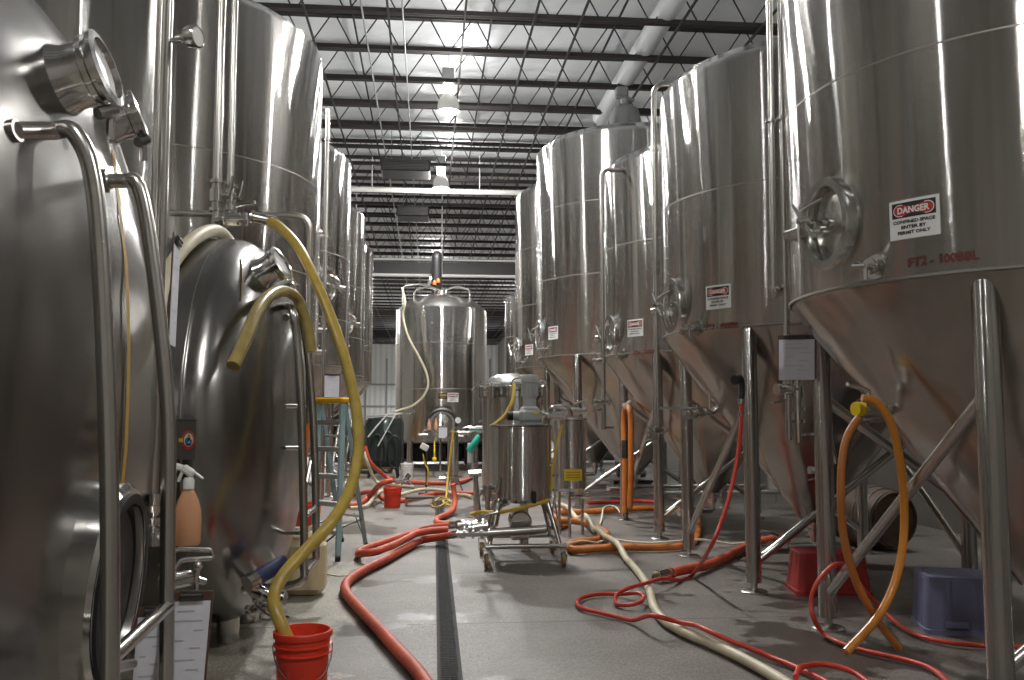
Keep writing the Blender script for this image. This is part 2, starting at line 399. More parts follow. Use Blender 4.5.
def stadium(mb, rx, ry, y, mapf, off, n=10):
    ps = []
    for i in range(n + 1): a = -pi / 2 + pi * i / n; ps.append((rx - ry + ry * cos(a), y + ry * sin(a)))
    for i in range(n + 1): a = pi / 2 + pi * i / n; ps.append((-rx + ry + ry * cos(a), y + ry * sin(a)))
    mb.add([mapf(0, y, off)] + [mapf(a, b_, off) for a, b_ in ps], [(0, 1 + i, 1 + (i + 1) % len(ps)) for i in range(len(ps))])
def danger_sign(parent, mapf, w_=.275, h_=.215):
    b_ = MB(); patch(b_, -w_ / 2, w_ / 2, -h_ / 2, h_ / 2, mapf, .005, .004); s = part('danger_sign', b_, SIGN_WHITE, parent, 'white danger sign, confined space enter by permit only')
    hy = h_ * .235
    b_ = MB(); patch(b_, -w_ * .44, w_ * .44, hy - h_ * .19, hy + h_ * .2, mapf, .0062); part('sign_header', b_, SIGN_BLACK, s)
    b_ = MB(); stadium(b_, w_ * .41, h_ * .155, hy, mapf, .0068); part('sign_oval_border', b_, SIGN_WHITE, s)
    b_ = MB(); stadium(b_, w_ * .395, h_ * .135, hy, mapf, .0074); part('sign_oval', b_, SIGN_RED, s)
    b_ = MB(); add_text(b_, 'DANGER', w_ * .64, h_ * .17, 0, hy, mapf, .0082); part('sign_heading', b_, SIGN_WHITE, s)
    b_ = MB()
    for t, wd, yy in (('CONFINED SPACE', .84, -.06), ('ENTER BY', .5, -.2), ('PERMIT ONLY', .66, -.34)): add_text(b_, t, w_ * wd, h_ * .085, 0, h_ * yy, mapf, .0082)
    part('sign_wording', b_, SIGN_BLACK, s)

# small sanitary fittings
def clamp(mb, p, ax, r): 
    ax = V(ax).normalized(); p = V(p)
    mb.disc(p - ax * .012, ax, r * 1.5, .024, 16)
    q = p + frame(ax) @ V((r * 1.6, 0, 0)); mb.cyl(q - ax * .012, q + ax * .012, r * .35, 8)
def valve(mb, p, ax, r, hd=(0, 0, 1), L=.2):
    ax = V(ax).normalized(); p = V(p); hd = V(hd).normalized()
    mb.cyl(p - ax * L / 2, p + ax * L / 2, r, 14)
    for t in (-.42, .42): clamp(mb, p + ax * L * t, ax, r)
    mb.cyl(p - ax * r * 1.3, p + ax * r * 1.3, r * 1.45, 14)
    mb.cyl(p, p + hd * r * 2.6, r * .4, 8)
    q = p + hd * r * 2.6; mb.tube([q - ax * .01, q + ax * r * 1.5 + hd * r * .6, q + ax * r * 4.2 + hd * r * 1.1], [r * .4, r * .45, r * .3], 8)

# ------------------------------------------------------------------ the setting
XL, XR, Y0, Y1, ZC = -8.0, 6.8, -6.0, 88.0, 8.85
b = MB(); b.add([(XL, Y0, 0), (XR, Y0, 0), (XR, Y1, 0), (XL, Y1, 0)], [(0, 1, 2, 3)]); struct('floor', b, FLOOR)
b = MB(); b.box(((XL + XR) / 2, (Y0 + Y1) / 2, ZC + .05), (XR - XL, Y1 - Y0, .1)); struct('ceiling', b, CEIL)
b = MB(); b.box((XL - .05, (Y0 + Y1) / 2, ZC / 2), (.1, Y1 - Y0, ZC)); struct('wall_left', b, WALLP)
b = MB(); b.box((XR + .05, (Y0 + Y1) / 2, ZC / 2), (.1, Y1 - Y0, ZC)); struct('wall_right', b, WALLP)
b = MB(); b.box(((XL + XR) / 2, Y1 + .05, ZC / 2), (XR - XL, .1, ZC)); struct('wall_back', b, SIDING)
b = MB(); b.box(((XL + XR) / 2, Y0 - .05, ZC / 2), (XR - XL, .1, ZC)); struct('wall_front', b, WALLP)
b = MB()
for z in (2.2, 4.3): b.box(((XL + XR) / 2, Y1 - .08, z), (XR - XL, .12, .16))
for x in (-6, -4, -2, 0, 2, 4, 6): b.box((x, Y1 - .1, 3.4), (.14, .16, 6.8))
struct('trim_1', b, CONDUIT)
b = MB(); b.box((-.6, 28.6, 6.15), (12.4, .3, .36)); struct('beam', b, BEAM_BLK)
b = MB(); b.cyl((-6.8, 28.3, 5.88), (5.6, 28.3, 5.88), .05, 10); b.cyl((-6.8, 28.42, 6.40), (5.6, 28.42, 6.40), .035, 10)
for x in (-5, -2.3, .4, 3.0): b.cyl((x, 28.3, 5.88), (x, 28.3, 8.8), .02, 8)
solo('service_pipe', b, WHITE_PLASTIC, 'long white service pipe running along the dark cross beam', 'pipe')

# trench drain in the aisle
DX = lambda Y: .14 + (Y - 5.4) * .0065
b = MB(); d0, d1 = 1.0, 16.3
t = thing('trench_drain', 'dark iron grated trench drain set in the aisle floor', 'drain', (DX(8), 8, 0))
b.add([(DX(d0) - .075, d0, .004), (DX(d0) + .075, d0, .004), (DX(d1) + .075, d1, .004), (DX(d1) - .075, d1, .004)], [(0, 1, 2, 3)]); part('channel', b, DARKCH, t)
b = MB()
for s in (-1, 1): b.add([(DX(d0) + s * .072, d0, .010), (DX(d0) + s * .055, d0, .010), (DX(d1) + s * .055, d1, .010), (DX(d1) + s * .072, d1, .010)], [(0, 1, 2, 3) if s < 0 else (3, 2, 1, 0)])
part('rim', b, GRATE, t)
y = 3.6
while y < d1 - .5:
    b = MB()
    for i in range(13): b.box((DX(y), y + .02 + i * .0385, .006), (.106, .019, .007))
    for s in (-.048, 0, .048): b.box((DX(y) + s, y + .25, .006), (.009, .49, .007))
    part('grate', b, GRATE, t); y += .5

# ------------------------------------------------------------------ roof joists (one is built, the others are copies)
ZB = 8.15
def make_joist():
    t = thing('roof_joist', 'x', 'joist', (0, 0, ZB))
    b = MB(); b.box((-.6, -.035, ZB), (14.4, .052, .078)); b.box((-.6, .035, ZB), (14.4, .052, .078)); part('bottom_chord', b, JOIST, t)
    b = MB(); b.box((-.6, -.035, ZB + .6), (14.4, .052, .078)); b.box((-.6, .035, ZB + .6), (14.4, .052, .078)); part('top_chord', b, JOIST, t)
    pts = []; x = -7.75
    while x < 6.4:
        pts += [(x, 0, ZB + .59), (x + .08, 0, ZB + .59), (x + .39, 0, ZB), (x + .46, 0, ZB)]; x += .85
    b = MB(); b.tube(pts, .013, 6); part('web', b, JOIST, t)
    return t
jo = make_joist()
ORD = ['first', 'second', 'third', 'fourth', 'fifth', 'sixth', 'seventh', 'eighth', 'ninth', 'tenth']
y = 12.95 - 1.53 * 11; k = 0; vis = 0
while y < 87:
    o = jo if k == 0 else copy_tree(jo)
    o.location = (0, y, ZB)
    o['group'] = 'open web steel roof joists across the aisle'
    if 13 < y and vis < 6:
        o['label'] = 'dark brown open web roof joist, %s one in view from the top of the photo' % ORD[vis]; vis += 1
    elif y < 13: o['label'] = 'dark brown open web roof joist overhead above the camera'
    elif y < 28.5: o['label'] = 'dark brown open web roof joist between the nearest lamps and the dark cross beam'
    else: o['label'] = 'small distant roof joist beyond the dark cross beam'
    k += 1; y += 1.53
# bridging angles and conduits running along the building
def runner(name, x, z, r, mat, label, cat, group=None, ya=Y0 + .1, yb=Y1 - .2):
    b = MB(); b.box((x, (ya + yb) / 2, z), (r * 2, yb - ya, r * 2)) if mat is JOIST else b.cyl((x, ya, z), (x, yb, z), r, 8)
    return solo(name, b, mat, label, cat, group)
for x in (-4.6, -3.3, -2.05, -.70, .56, 1.72, 2.5, 4.2, 5.6): runner('bridging_bar', x, ZB - .057, .018, JOIST, 'long dark brown bridging bar running under the roof joists', 'bridging bar', 'bridging bars under the joists')
for x in (-3.9, -1.4, 1.1, 3.4): runner('bridging_bar', x, ZB + .545, .016, JOIST, 'long dark brown bridging bar running high between the joist tops', 'bridging bar', 'bridging bars at the joist tops')
runner('conduit', -1.12, ZB - .055, .016, CONDUIT, 'thin grey conduit left of the aisle lamps, further from them', 'conduit')
runner('conduit', -.46, ZB - .053, .014, CONDUIT, 'thin grey conduit left of the aisle lamps, next to them', 'conduit')
b = MB(); b.tube(fillet([(4.05, 8, 8.36), (3.95, 18.2, 8.36), (3.85, 19.6, 8.2)], .5), .2, 18); solo('air_duct', b, DUCT, 'round silver air duct under the roof above the tall fermenters', 'duct')
b = MB(); b.cyl((-7.5, 24.9, 7.75), (6.5, 24.9, 7.75), .075, 12)
for x in (-6, -3, -1.6, 1.4, 4.4): b.cyl((x, 24.9, 7.75), (x, 24.9, 8.83), .012, 6)
solo('sprinkler_main', b, WHITE_PLASTIC, 'pale horizontal pipe crossing under the roof behind the second lamp', 'pipe')
for i, (px, py, Y, wd) in enumerate(((406, 169, 22.9, 1.25), (413, 214, 27.9, 1.0))):
    c = P(px, py, Y); t = thing('air_unit', ('wide black ceiling air unit just behind the first lamp', 'smaller black ceiling air unit below and beyond the wide one')[i], 'air unit', c)
    b = MB(); b.box(c, (wd, .9, .32), bev=.03); part('housing', b, BLACK, t)
    b = MB()
    for q in range(7): b.box(c + V((0, -.455, -.12 + q * .04)), (wd * .92, .012, .012))
    part('louvre', b, ST_DARK, t)
    for sx in (-1, 1):
        b = MB(); b.cyl(c + V((sx * wd * .3, 0, .15)), c + V((sx * wd * .3, 0, 8.8 - c.z)), .012, 6); part('hanger_rod', b, CONDUIT, t)

# ------------------------------------------------------------------ high-bay lamps
def lamp(x, y, k, label, group=None):
    zm = 7.55
    t = thing('high_bay_lamp', label, 'lamp', (x, y, zm), group)
    b = MB(); b.box((x, y, zm + .75), (.26, .26, .24), bev=.02); part('ballast_box', b, GREY_PAINT, t)
    b = MB(); b.cyl((x, y, zm + .87), (x, y, 8.84), .012, 8); part('hanger_rod', b, CONDUIT, t)
    b = MB(); b.lathe([(.0, .66), (.10, .66), (.105, .64), (.105, .36), (.0, .36)], 20, M.Translation((x, y, zm))); part('socket_collar', b, LENS, t, 'glowing lamp neck')
    b = MB(); b.lathe([(.105, .36), (.13, .33), (.20, .22), (.215, .15), (.222, .0), (.212, .0), (.205, .15), (.19, .21), (.12, .32), (.10, .35)], 28, M.Translation((x, y, zm))); part('reflector', b, REFL, t)
    b = MB(); b.lathe([(.0, -.012), (.15, -.01), (.211, .004), (.2, .02), (0, .02)], 28, M.Translation((x, y, zm))); part('lens', b, LENS, t, 'glowing lamp lens')
    for dz, e in ((-.18, 1.0), (-.22, .17), (.95, .07)):
        ld = bpy.data.lights.new('lamp_light', 'SPOT' if e == 1.0 else 'POINT'); ld.energy = LAMP_W * k * e; ld.color = (1.0, .985, .96); ld.shadow_soft_size = .14
        if e == 1.0: ld.spot_size = radians(158); ld.spot_blend = .35
        lo = bpy.data.objects.new('lamp_light', ld); COL.objects.link(lo); lo.parent = t; lo.location = (0 if dz < 0 else .25, 0, dz)
for i, (x, y, k) in enumerate(LAMPS_AISLE):
    lamp(x, y, k, {2: 'glowing high bay lamp nearest the camera, hanging over the aisle', 3: 'second glowing high bay lamp, smaller, below the first', 4: 'tiny far lamp glowing above the central tank'}.get(i, 'high bay lamp hanging over the aisle, out of view'), 'high bay lamps over the aisle')
for x, y, k in LAMPS_SIDE: lamp(x, y, k, 'high bay lamp in an unseen side row, far lamps added to brighten the ceiling', 'high bay lamps behind the tanks')

# ------------------------------------------------------------------ fermenters
def on_cyl(c, R, az, z):
    def f(x, y, off):
        a = az + x / R; return V((c[0] + (R + off) * cos(a), c[1] + (R + off) * sin(a), z + y))
    return f
def manway(parent, p, n, rx, ry, gap_dir=1, handle_mat=ST_FIT):
    m4 = frame4(p, n); m3 = m4.to_3x3()
    b = MB(); b.lathe([(1.0, -.10), (1.0, .05), (.97, .062), (.80, .062), (.77, .045), (.77, -.06), (.0, -.06)], 40, m4 @ M.Diagonal((rx, ry, 1, 1)))
    fr = part('manway_frame', b, ST_FIT, parent)
    b = MB(); b.lathe([(.795, -.045), (.795, -.03), (.765, -.02)], 40, m4 @ M.Diagonal((rx, ry, 1, 1))); part('manway_gasket', b, GASKET, fr)
    b = MB(); b.lathe([(.74, -.045), (.74, -.005), (.70, .0), (.4, .012), (0, .018)], 40, m4 @ M.Diagonal((rx, ry, 1, 1)))
    dr = part('manway_door', b, ST_LEG, parent)
    L = lambda x, y, z: m4 @ V((x, y, z))
    b = MB(); b.cyl(L(0, 0, .01), L(0, 0, .24), .018, 12); b.cyl(L(0, 0, .01), L(0, 0, .06), .04, 14)
    b.tube([L(-.10, .12, .2), L(0, 0, .2), L(.10, -.12, .2)], .012, 8); b.cyl(L(0, 0, .17), L(0, 0, .21), .03, 10)
    part('door_screw', b, ST_FIT, dr)
    b = MB(); b.box(L(-gap_dir * rx * .55, -.03, .13), (rx * 1.5, .06, .05), m3, .01); b.box(L(-gap_dir * rx * 1.15, -.03, .06), (.05, .07, .14), m3, .01)
    b.tube(fillet([L(-gap_dir * .02, ry * .55, .05), L(-gap_dir * .10, .08, .16), L(-gap_dir * .1, -.10, .16)], .04), .011, 8)
    part('yoke_arm', b, ST_TUBE, dr)
def sample_port(parent, p, n):
    n = V(n); b = MB(); b.disc(V(p) - n * .01, n, .07, .018, 20); b.cyl(V(p), V(p) + n * .10, .022, 12)
    clamp(b, V(p) + n * .05, n, .03); fr = frame(n)
    b.tube([V(p) + n * .10, V(p) + n * .14 + fr @ V((-.05, 0, 0))], .012, 8); b.tube([V(p) + n * .09 + fr @ V((-.06, .03, 0)), V(p) + n * .09 + fr @ V((.06, -.02, 0))], .009, 8)
    b.cyl(V(p) + n * .09, V(p) + n * .09 - V((0, 0, .08)), .012, 8)
    part('sample_port', b, ST_FIT, parent)

def fermenter(name, label, cx, cy, R, zc, zt, s, sgn, seams, pix=None, zb=.5, braces=True, legr=.066, group=None, npts=96, ldx=0.0):
    t = thing(name, label, 'fermenter', (cx, cy, 0), group)
    T = M.Translation((cx, cy, 0))
    kn = .10
    prof = [(R - .01, zc), (R, zc + .01)]
    prof += [(R, zt - kn)] + [(R - kn + kn * cos(a), zt - kn + kn * sin(a)) for a in [pi / 2 * i / 6 for i in range(1, 6)]]
    prof += [(R * k, zt + .42 * (1 - k * k) * .9 + .0) for k in (.93, .8, .6, .4, .2, 0)]
    b = MB(); b.lathe(prof, npts, T); part('shell', b, ST_SHELL, t, angle=50)
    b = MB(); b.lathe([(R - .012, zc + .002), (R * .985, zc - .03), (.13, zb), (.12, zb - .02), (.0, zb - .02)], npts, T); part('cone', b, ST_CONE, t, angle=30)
    for z in seams:
        b = MB(); b.lathe([(R - .002, z - .008), (R + .0015, z - .004), (R + .0015, z + .004), (R - .002, z + .008)], npts, T); part('weld_seam', b, ST_WELD, t)
    b = MB(); b.lathe([(R - .006, zc - .012), (R + .003, zc - .006), (R + .003, zc + .006), (R - .004, zc + .010)], npts, T); part('rim_weld', b, ST_WELD, t)
    # outlet below the cone
    b = MB(); b.cyl((cx, cy, zb), (cx, cy, zb - .16), .06, 14); clamp(b, (cx, cy, zb - .1), (0, 0, 1), .06)
    b.tube(fillet([(cx, cy, zb - .14), (cx, cy, zb - .26), (cx + sgn * .5, cy - .1, zb - .26)], .1), .045, 12); valve(b, V((cx + sgn * .4, cy - .08, zb - .26)), (sgn, -.2, 0), .045, (0, 0, 1), .2)
    part('outlet_valve', b, ST_FIT, t)
    # legs
    leg = {}
    for ix in (-1, 1):
        for iy in (-1, 1):
            x, y = cx + ix * s + ldx, cy + iy * s; leg[(ix, iy)] = V((x, y, 0))
            b = MB(); top = zc - .05
            b.lathe([(legr * .98, .085), (legr, .09), (legr, top), (legr * .9, top + .03), (legr * .6, top + .055), (0, top + .065)], 20, M.Translation((x, y, 0)))
            b.lathe([(0, .085), (legr * .98, .085)], 20, M.Translation((x, y, 0)))
            lg = part('leg', b, ST_POST, t)
            b = MB(); b.lathe([(0, 0), (.115, 0), (.115, .012), (.10, .022), (.04, .03), (.03, .032), (.03, .09), (0, .09)], 24, M.Translation((x, y, 0))); part('foot_pad', b, ST_LEG, lg)
    if braces:
        cyc = [(-1, 1), (-1, -1), (1, -1), (1, 1)]
        for i in range(4):
            p0, p1 = leg[cyc[i]], leg[cyc[(i + 1) % 4]]
            b = MB(); b.cyl(p0 + V((0, 0, .24)), p1 + V((0, 0, zc - .62)), .036, 14); part('brace', b, ST_LEG, t)
    return t

A = (3.82, 5.40); B = (3.82, 8.72); C = (3.85, 12.05); D = (3.60, 15.6); E_ = (3.60, 19.35); G_ = (.36, 25.5)
RA = 1.46
def sign_at(t, c, R, px, py, w_=.275, h_=.215):
    p = cyl_hit(px, py, c[0], c[1], R); az = atan2(p.y - c[1], p.x - c[0]); danger_sign(t, on_cyl(c, R, az, p.z), w_, h_)
def manway_at(t, c, R, px, py, rx=.2, ry=.26, gd=1):
    p = cyl_hit(px, py, c[0], c[1], R); n = V((p.x - c[0], p.y - c[1], 0)).normalized(); manway(t, p, n, rx, ry, gd)
def port_at(t, c, R, px, py):
    p = cyl_hit(px, py, c[0], c[1], R); sample_port(t, p, V((p.x - c[0], p.y - c[1], 0)).normalized())
def text_at(t, c, R, px, py, s, w_, h_, mat=INK):
    p = cyl_hit(px, py, c[0], c[1], R); az = atan2(p.y - c[1], p.x - c[0]); b = MB(); add_text(b, s, w_, h_, 0, 0, on_cyl(c, R, az, p.z), .003); part('tank_lettering', b, mat, t, 'stencilled tank number')
def standpipe(t, pts, r=.025, clamps=(), name='cleaning_pipe'):
    pts = fillet(pts, .16); b = MB(); b.tube(pts, r, 12)
    for c in clamps: clamp(b, c, (0, 0, 1), r)
    return part(name, b, ST_TUBE, t)

fa = fermenter('fermenter', 'large steel fermenter marked FT2, nearest the camera, with amber hose on its cone valve', A[0], A[1], RA, 2.285, 4.85, .99, 1, (3.53,), ldx=.055, group='conical fermenters along the aisle')
manway_at(fa, A, RA, 832, 224, .215, .28); sign_at(fa, A, RA, 914, 218); port_at(fa, A, RA, 876, 267); text_at(fa, A, RA, 942, 259, 'FT2 - 100BBL', .36, .05)
fb = fermenter('fermenter', 'steel fermenter second from the camera, with a red hose gun hanging at its cone', B[0], B[1], RA, 2.32, 4.85, .99, -1, (3.6,), group='conical fermenters along the aisle')
manway_at(fb, B, RA, 676, 306, .21, .27); sign_at(fb, B, RA, 718, 297); port_at(fb, B, RA, 697, 328); text_at(fb, B, RA, 722, 326, 'FT3 - 100BBL', .36, .05)
fc = fermenter('fermenter', 'steel fermenter third from the camera, with orange hoses hung on its leg', C[0], C[1], RA, 2.32, 4.92, .99, -1, (3.75,), group='conical fermenters along the aisle')
manway_at(fc, C, RA, 613, 335, .19, .26); sign_at(fc, C, RA, 635, 328); port_at(fc, C, RA, 622, 355); text_at(fc, C, RA, 645, 352, 'FT4 - 100BBL', .36, .05)
fd = fermenter('fermenter', 'tall wide steel fermenter with a grey fan cap on its roof', D[0], D[1], 1.70, 2.50, 6.2, 1.19, -1, (3.8, 5.0), group='conical fermenters along the aisle')
manway_at(fd, D, 1.7, 541, 335, .19, .26); sign_at(fd, D, 1.7, 553, 333); port_at(fd, D, 1.7, 546, 349)
fe = fermenter('fermenter', 'tall steel fermenter mostly hidden behind the one with a fan cap', E_[0], E_[1], 1.72, 2.5, 6.3, 1.2, -1, (3.8, 5.0), group='conical fermenters along the aisle')
manway_at(fe, E_, 1.72, 519, 350, .19, .26); sign_at(fe, E_, 1.72, 529, 350); port_at(fe, E_, 1.72, 524, 362)
ff = fermenter('fermenter', 'low steel fermenter at the far end of the row, only a bright sliver showing', 3.62, 23.4, 1.62, 2.3, 4.6, 1.1, -1, (3.5,), group='conical fermenters along the aisle')
# fan cap on the tall fermenter
tz = 6.2 + .52
fx = D[0] - .1
b = MB(); b.lathe([(.36, tz - .20), (.34, tz - .08), (.30, tz + .02), (.24, tz + .28), (.13, tz + .36), (.08, tz + .38), (.08, tz + .5), (.0, tz + .5)], 24, M.Translation((fx, D[1], 0)))
for i in range(8):
    a = i * pi / 4; b.cyl((fx + .33 * cos(a), D[1] + .33 * sin(a), tz - .02), (fx + .15 * cos(a), D[1] + .15 * sin(a), tz + .36), .014, 6)
b.box((fx - .06, D[1], tz + .60), (.22, .2, .2), bev=.03); b.cyl((fx - .16, D[1] - .05, tz + .55), (fx + .16, D[1] - .05, tz + .44), .035, 10)
part('fan_cap', b, CAP_GREY, fd)
# cleaning pipes of the near fermenters
q = P(655, 200, 9.62); z0 = P(655, 84, 9.62).z
standpipe(fb, [(B[0] - 1.2, 9.35, 4.83), (q.x + .3, 9.6, z0), (q.x, 9.62, z0), (q.x, 9.62, P(657, 437, 9.62).z)], .03, [(q.x, 9.62, P(655, 150, 9.62).z), (q.x, 9.62, P(655, 268, 9.62).z)])
b = MB(); valve(b, (q.x - .02, 9.62, 1.36), (-1, -.3, 0), .032, (0, 0, -1), .24); part('pipe_valve', b, ST_FIT, fb); b = MB(); valve(b, (q.x, 9.62, P(655, 268, 9.6).z), (0, 0, 1), .03, (-1, -.3, 0), .14); part('pipe_valve', b, ST_FIT, fb); b = MB(); b.cyl((q.x, 9.62, 1.6), (q.x + .35, 9.35, 1.6), .018, 8); part('pipe_bracket', b, ST_FIT, fb)
q = P(602, 220, 11.4); z0 = P(602, 169, 11.4).z
Yc = 11.4
standpipe(fc, [(C[0] - 1.1, 11.75, 4.93), (q.x + .25, Yc, z0 - .02), (q.x, Yc, z0), (q.x, Yc, P(606, 430, Yc).z)], .03, [(q.x, Yc, P(604, 208, Yc).z), (q.x, Yc, P(604, 361, Yc).z)])
b = MB(); valve(b, (q.x - .02, Yc, P(606, 402, Yc).z), (-1, -.3, 0), .032, (0, 0, -1), .26); part('pipe_valve', b, ST_FIT, fc)
b = MB(); valve(b, (q.x - .05, Yc, P(606, 361, Yc).z), (-1, -.2, 0), .03, (0, 0, 1), .2); part('pipe_valve', b, ST_FIT, fc)
b = MB(); b.cyl((q.x, Yc, P(606, 428, Yc).z), (q.x + .14, Yc + .06, P(606, 428, Yc).z), .02, 8); part('pipe_bracket', b, ST_FIT, fc)
for k, px in enumerate((772, 783)):
    q = P(px, 200, 6.62 - .05 * k); zl = P(px, 292, 6.6).z if k == 0 else P(px, 440, 6.6).z
    standpipe(fa, [(q.x + .02, q.y, 5.4), (q.x, q.y, zl)], .024, [(q.x, q.y, P(px, 120, 6.6).z), (q.x, q.y, P(px, 287, 6.6).z)])
q = P(787, 292, 6.6)
b = MB(); valve(b, q, (1, 0, 0), .03, (0, 0, 1), .22); b.tube(fillet([q + V((.1, 0, 0)), q + V((.25, -.02, 0)), q + V((.25, -.02, -.9)), q + V((.34, -.02, -1.3))], .06), .018, 10)
part('pipe_valve', b, ST_FIT, fa); b = MB(); q2 = P(797, 392, 6.55); valve(b, q2, (0, 0, 1), .034, (-1, -.2, 0), .3); valve(b, q2 + V((-.1, -.02, .02)), (-1, -.3, 0), .028, (0, 0, -1), .16); b.cyl(q2 + V((0, 0, -.15)), q2 + V((0, 0, -.38)), .024, 10); b.cyl(q2 + V((0, 0, -.32)), q2 + V((.24, 0, -.32)), .016, 8); clamp(b, q2 + V((0, 0, -.22)), (0, 0, 1), .03)
part('pipe_valve', b, ST_FIT, fa)
q = P(826, 470, 6.5); b = MB(); b.cyl(P(817, 345, 6.5), P(818, 470, 6.5), .02, 10); valve(b, P(818, 470, 6.5), (-1, -.1, 0), .02, (0, -.2, -1), .14); part('sight_tube', b, ST_TUBE, fa)
# cone valve of FT2 (amber hose hangs here) and small plate on its cone
def cone_point(c, R, zc, zb, az, z):
    r = .13 + (R * .985 - .13) * (z - zb) / (zc - .03 - zb); return V((c[0] + r * cos(az), c[1] + r * sin(az), z))
def cone_hit(px, py, c, R, zc, zb):
    d = ray(px, py).normalized(); lo = None
    for i in range(4000):
        p = EYEV + d * (2 + i * .005)
        if zb < p.z < zc:
            r = .13 + (R * .985 - .13) * (p.z - zb) / (zc - .03 - zb)
            if (p.x - c[0]) ** 2 + (p.y - c[1]) ** 2 < r * r: return p
    return None
def cone_frame(p, c, R, zc, zb):
    az = atan2(p.y - c[1], p.x - c[0]); k = (R * .985 - .13) / (zc - .03 - zb)
    n = V((cos(az), sin(az), -k)).normalized(); return n
VP = cone_hit(893, 408, A, RA, 2.32, .5)
n = cone_frame(VP, A, RA, 2.32, .5)
hv = V((-.92, -.35, 0)).normalized()
VT = P(858, 409, VP.y - .22)                       # the yellow-capped end of that valve
b = MB(); b.disc(VP - n * .02, n, .09, .03, 20); b.tube(fillet([VP, VP + n * .1, VP + n * .1 + V((-.12, -.08, .0)), VT + V((.02, 0, 0))], .05), .034, 14)
m_ = (VT + VP) / 2 + n * .04; clamp(b, m_ + V((-.03, 0, 0)), hv, .045); valve(b, VT + V((.08, .03, 0)), hv, .04, (0, 0, 1), .14); part('cone_valve', b, ST_FIT, fa)
b = MB(); b.cyl(VT + V((.02, 0, 0)), VT + V((-.025, -.015, 0)), .042, 12); part('valve_cap', b, YEL_KNOB, fa, 'yellow valve cap')
VQ = cone_hit(718, 408, B, RA, 2.32, .5); n = cone_frame(VQ, B, RA, 2.32, .5)
b = MB(); b.disc(VQ - n * .02, n, .08, .03, 20); e = P(684, 413, VQ.y - .25); b.tube(fillet([VQ, VQ + n * .1, e], .05), .03, 12)
for k in (.35, .6, .85): clamp(b, VQ.lerp(e, k) + n * .03, e - VQ, .036)
valve(b, VQ.lerp(e, .5) + n * .05, e - VQ, .034, (0, 0, 1), .16); b.cyl(VQ.lerp(e, .12) + n * .05, VQ.lerp(e, .12) + n * .05 + V((0, 0, .2)), .012, 8); part('cone_valve', b, ST_FIT, fb)
VR = cone_hit(640, 412, C, RA, 2.32, .5)
if VR:
    n = cone_frame(VR, C, RA, 2.32, .5); b = MB(); b.disc(VR - n * .02, n, .08, .03, 20); b.cyl(VR, VR + n * .16, .03, 12); valve(b, VR + n * .2, (-1, -.2, 0), .034, (0, 0, 1), .18); part('cone_valve', b, ST_FIT, fc)
VD = cone_hit(832, 303, A, RA, 2.32, .5); n = cone_frame(VD, A, RA, 2.32, .5)
f3 = frame(n); mapf = lambda x, y, off: VD + f3 @ V((x, y, off))
b = MB(); patch(b, -.075, .075, -.09, .09, mapf, .006, .012); pl = part('maker_plate', b, SIGN_BLACK, fa, 'black and gold maker plate')
b = MB(); patch(b, -.05, .05, .01, .05, mapf, .0075); patch(b, -.05, .05, -.035, -.02, mapf, .0075); patch(b, -.04, .04, -.062, -.052, mapf, .0075); part('plate_print', b, GOLD, pl)

LROW = [((-3.07, 10.0), 'big steel fermenter standing behind the horizontal tank with the dished end', 5.6), ((-2.97, 14.7), 'steel fermenter behind the stepladder, second of that row', 5.69), ((-2.94, 18.2), 'steel fermenter partly hidden, third of the row behind the stepladder', 5.56), ((-2.98, 21.7), 'steel fermenter farthest along the row behind the stepladder', 5.5)]
LRAD = [1.85, 1.68, 1.65, 1.64]
lf = []
for (c, lab, zt), lr in zip(LROW, LRAD):
    t = fermenter('fermenter', lab, c[0], c[1], lr, 2.27, zt, lr * .68, 1, (4.0, 3.0), group='conical fermenters along the aisle'); lf.append(t)
for i, (mx, my) in enumerate(((None, None), (327, 285), (346, 322), (356, 345))):
    if mx: manway_at(lf[i], LROW[i][0], LRAD[i], mx, my, .21, .28, -1); port_at(lf[i], LROW[i][0], LRAD[i], mx - 2, my + 24)
q = P(327, 150, 12.7); z0 = P(324, 108, 12.7).z
standpipe(lf[1], [(q.x - .6, 13.6, z0 - .02), (q.x - .1, 12.75, z0), (q.x, 12.7, z0), (q.x, 12.7, .9)], .03, [(q.x, 12.7, P(327, y_, 12.7).z) for y_ in (140, 237, 320, 352)])
for y_ in (237, 330, 352): b = MB(); valve(b, (q.x - .06, 12.7, P(320, y_, 12.7).z), (-1, -.3, 0), .03, (0, 0, 1), .18); part('pipe_valve', b, ST_FIT, lf[1])
# fermenter leaning cones on the left get their clipboard later

# ------------------------------------------------------------------ central tank at the end of the aisle
t = thing('brite_tank', 'upright steel tank at the end of the aisle with a cone roof and pipe arms', 'tank', (G_[0], G_[1], 0)); gt = t
T = M.Translation((G_[0], G_[1], 0)); R = 1.28
b = MB(); b.lathe([(0, .72), (R * .6, .72), (R - .08, .75), (R, .83), (R, 4.4), (R - .03, 4.45)], 72, T); part('shell', b, ST_SHELL, t, angle=50)
b = MB(); b.lathe([(R - .03, 4.45), (R * .72, 4.72), (.22, 4.92), (.2, 5.02), (0, 5.04)], 72, T); part('roof_cone', b, ST_LEG, t)
for z in (3.45, 2.2):
    b = MB(); b.lathe([(R - .002, z - .012), (R + .003, z), (R - .002, z + .012)], 72, T); part('weld_seam', b, ST_WELD, t)
for ix in (-1, 1):
    for iy in (-1, 1):
        b = MB(); b.lathe([(.075, .02), (.075, .9), (0, .9)], 16, M.Translation((G_[0] + ix * .85, G_[1] + iy * .85, 0))); b.lathe([(0, 0), (.13, 0), (.13, .02), (0, .02)], 16, M.Translation((G_[0] + ix * .85, G_[1] + iy * .85, 0))); part('leg', b, ST_LEG, t)
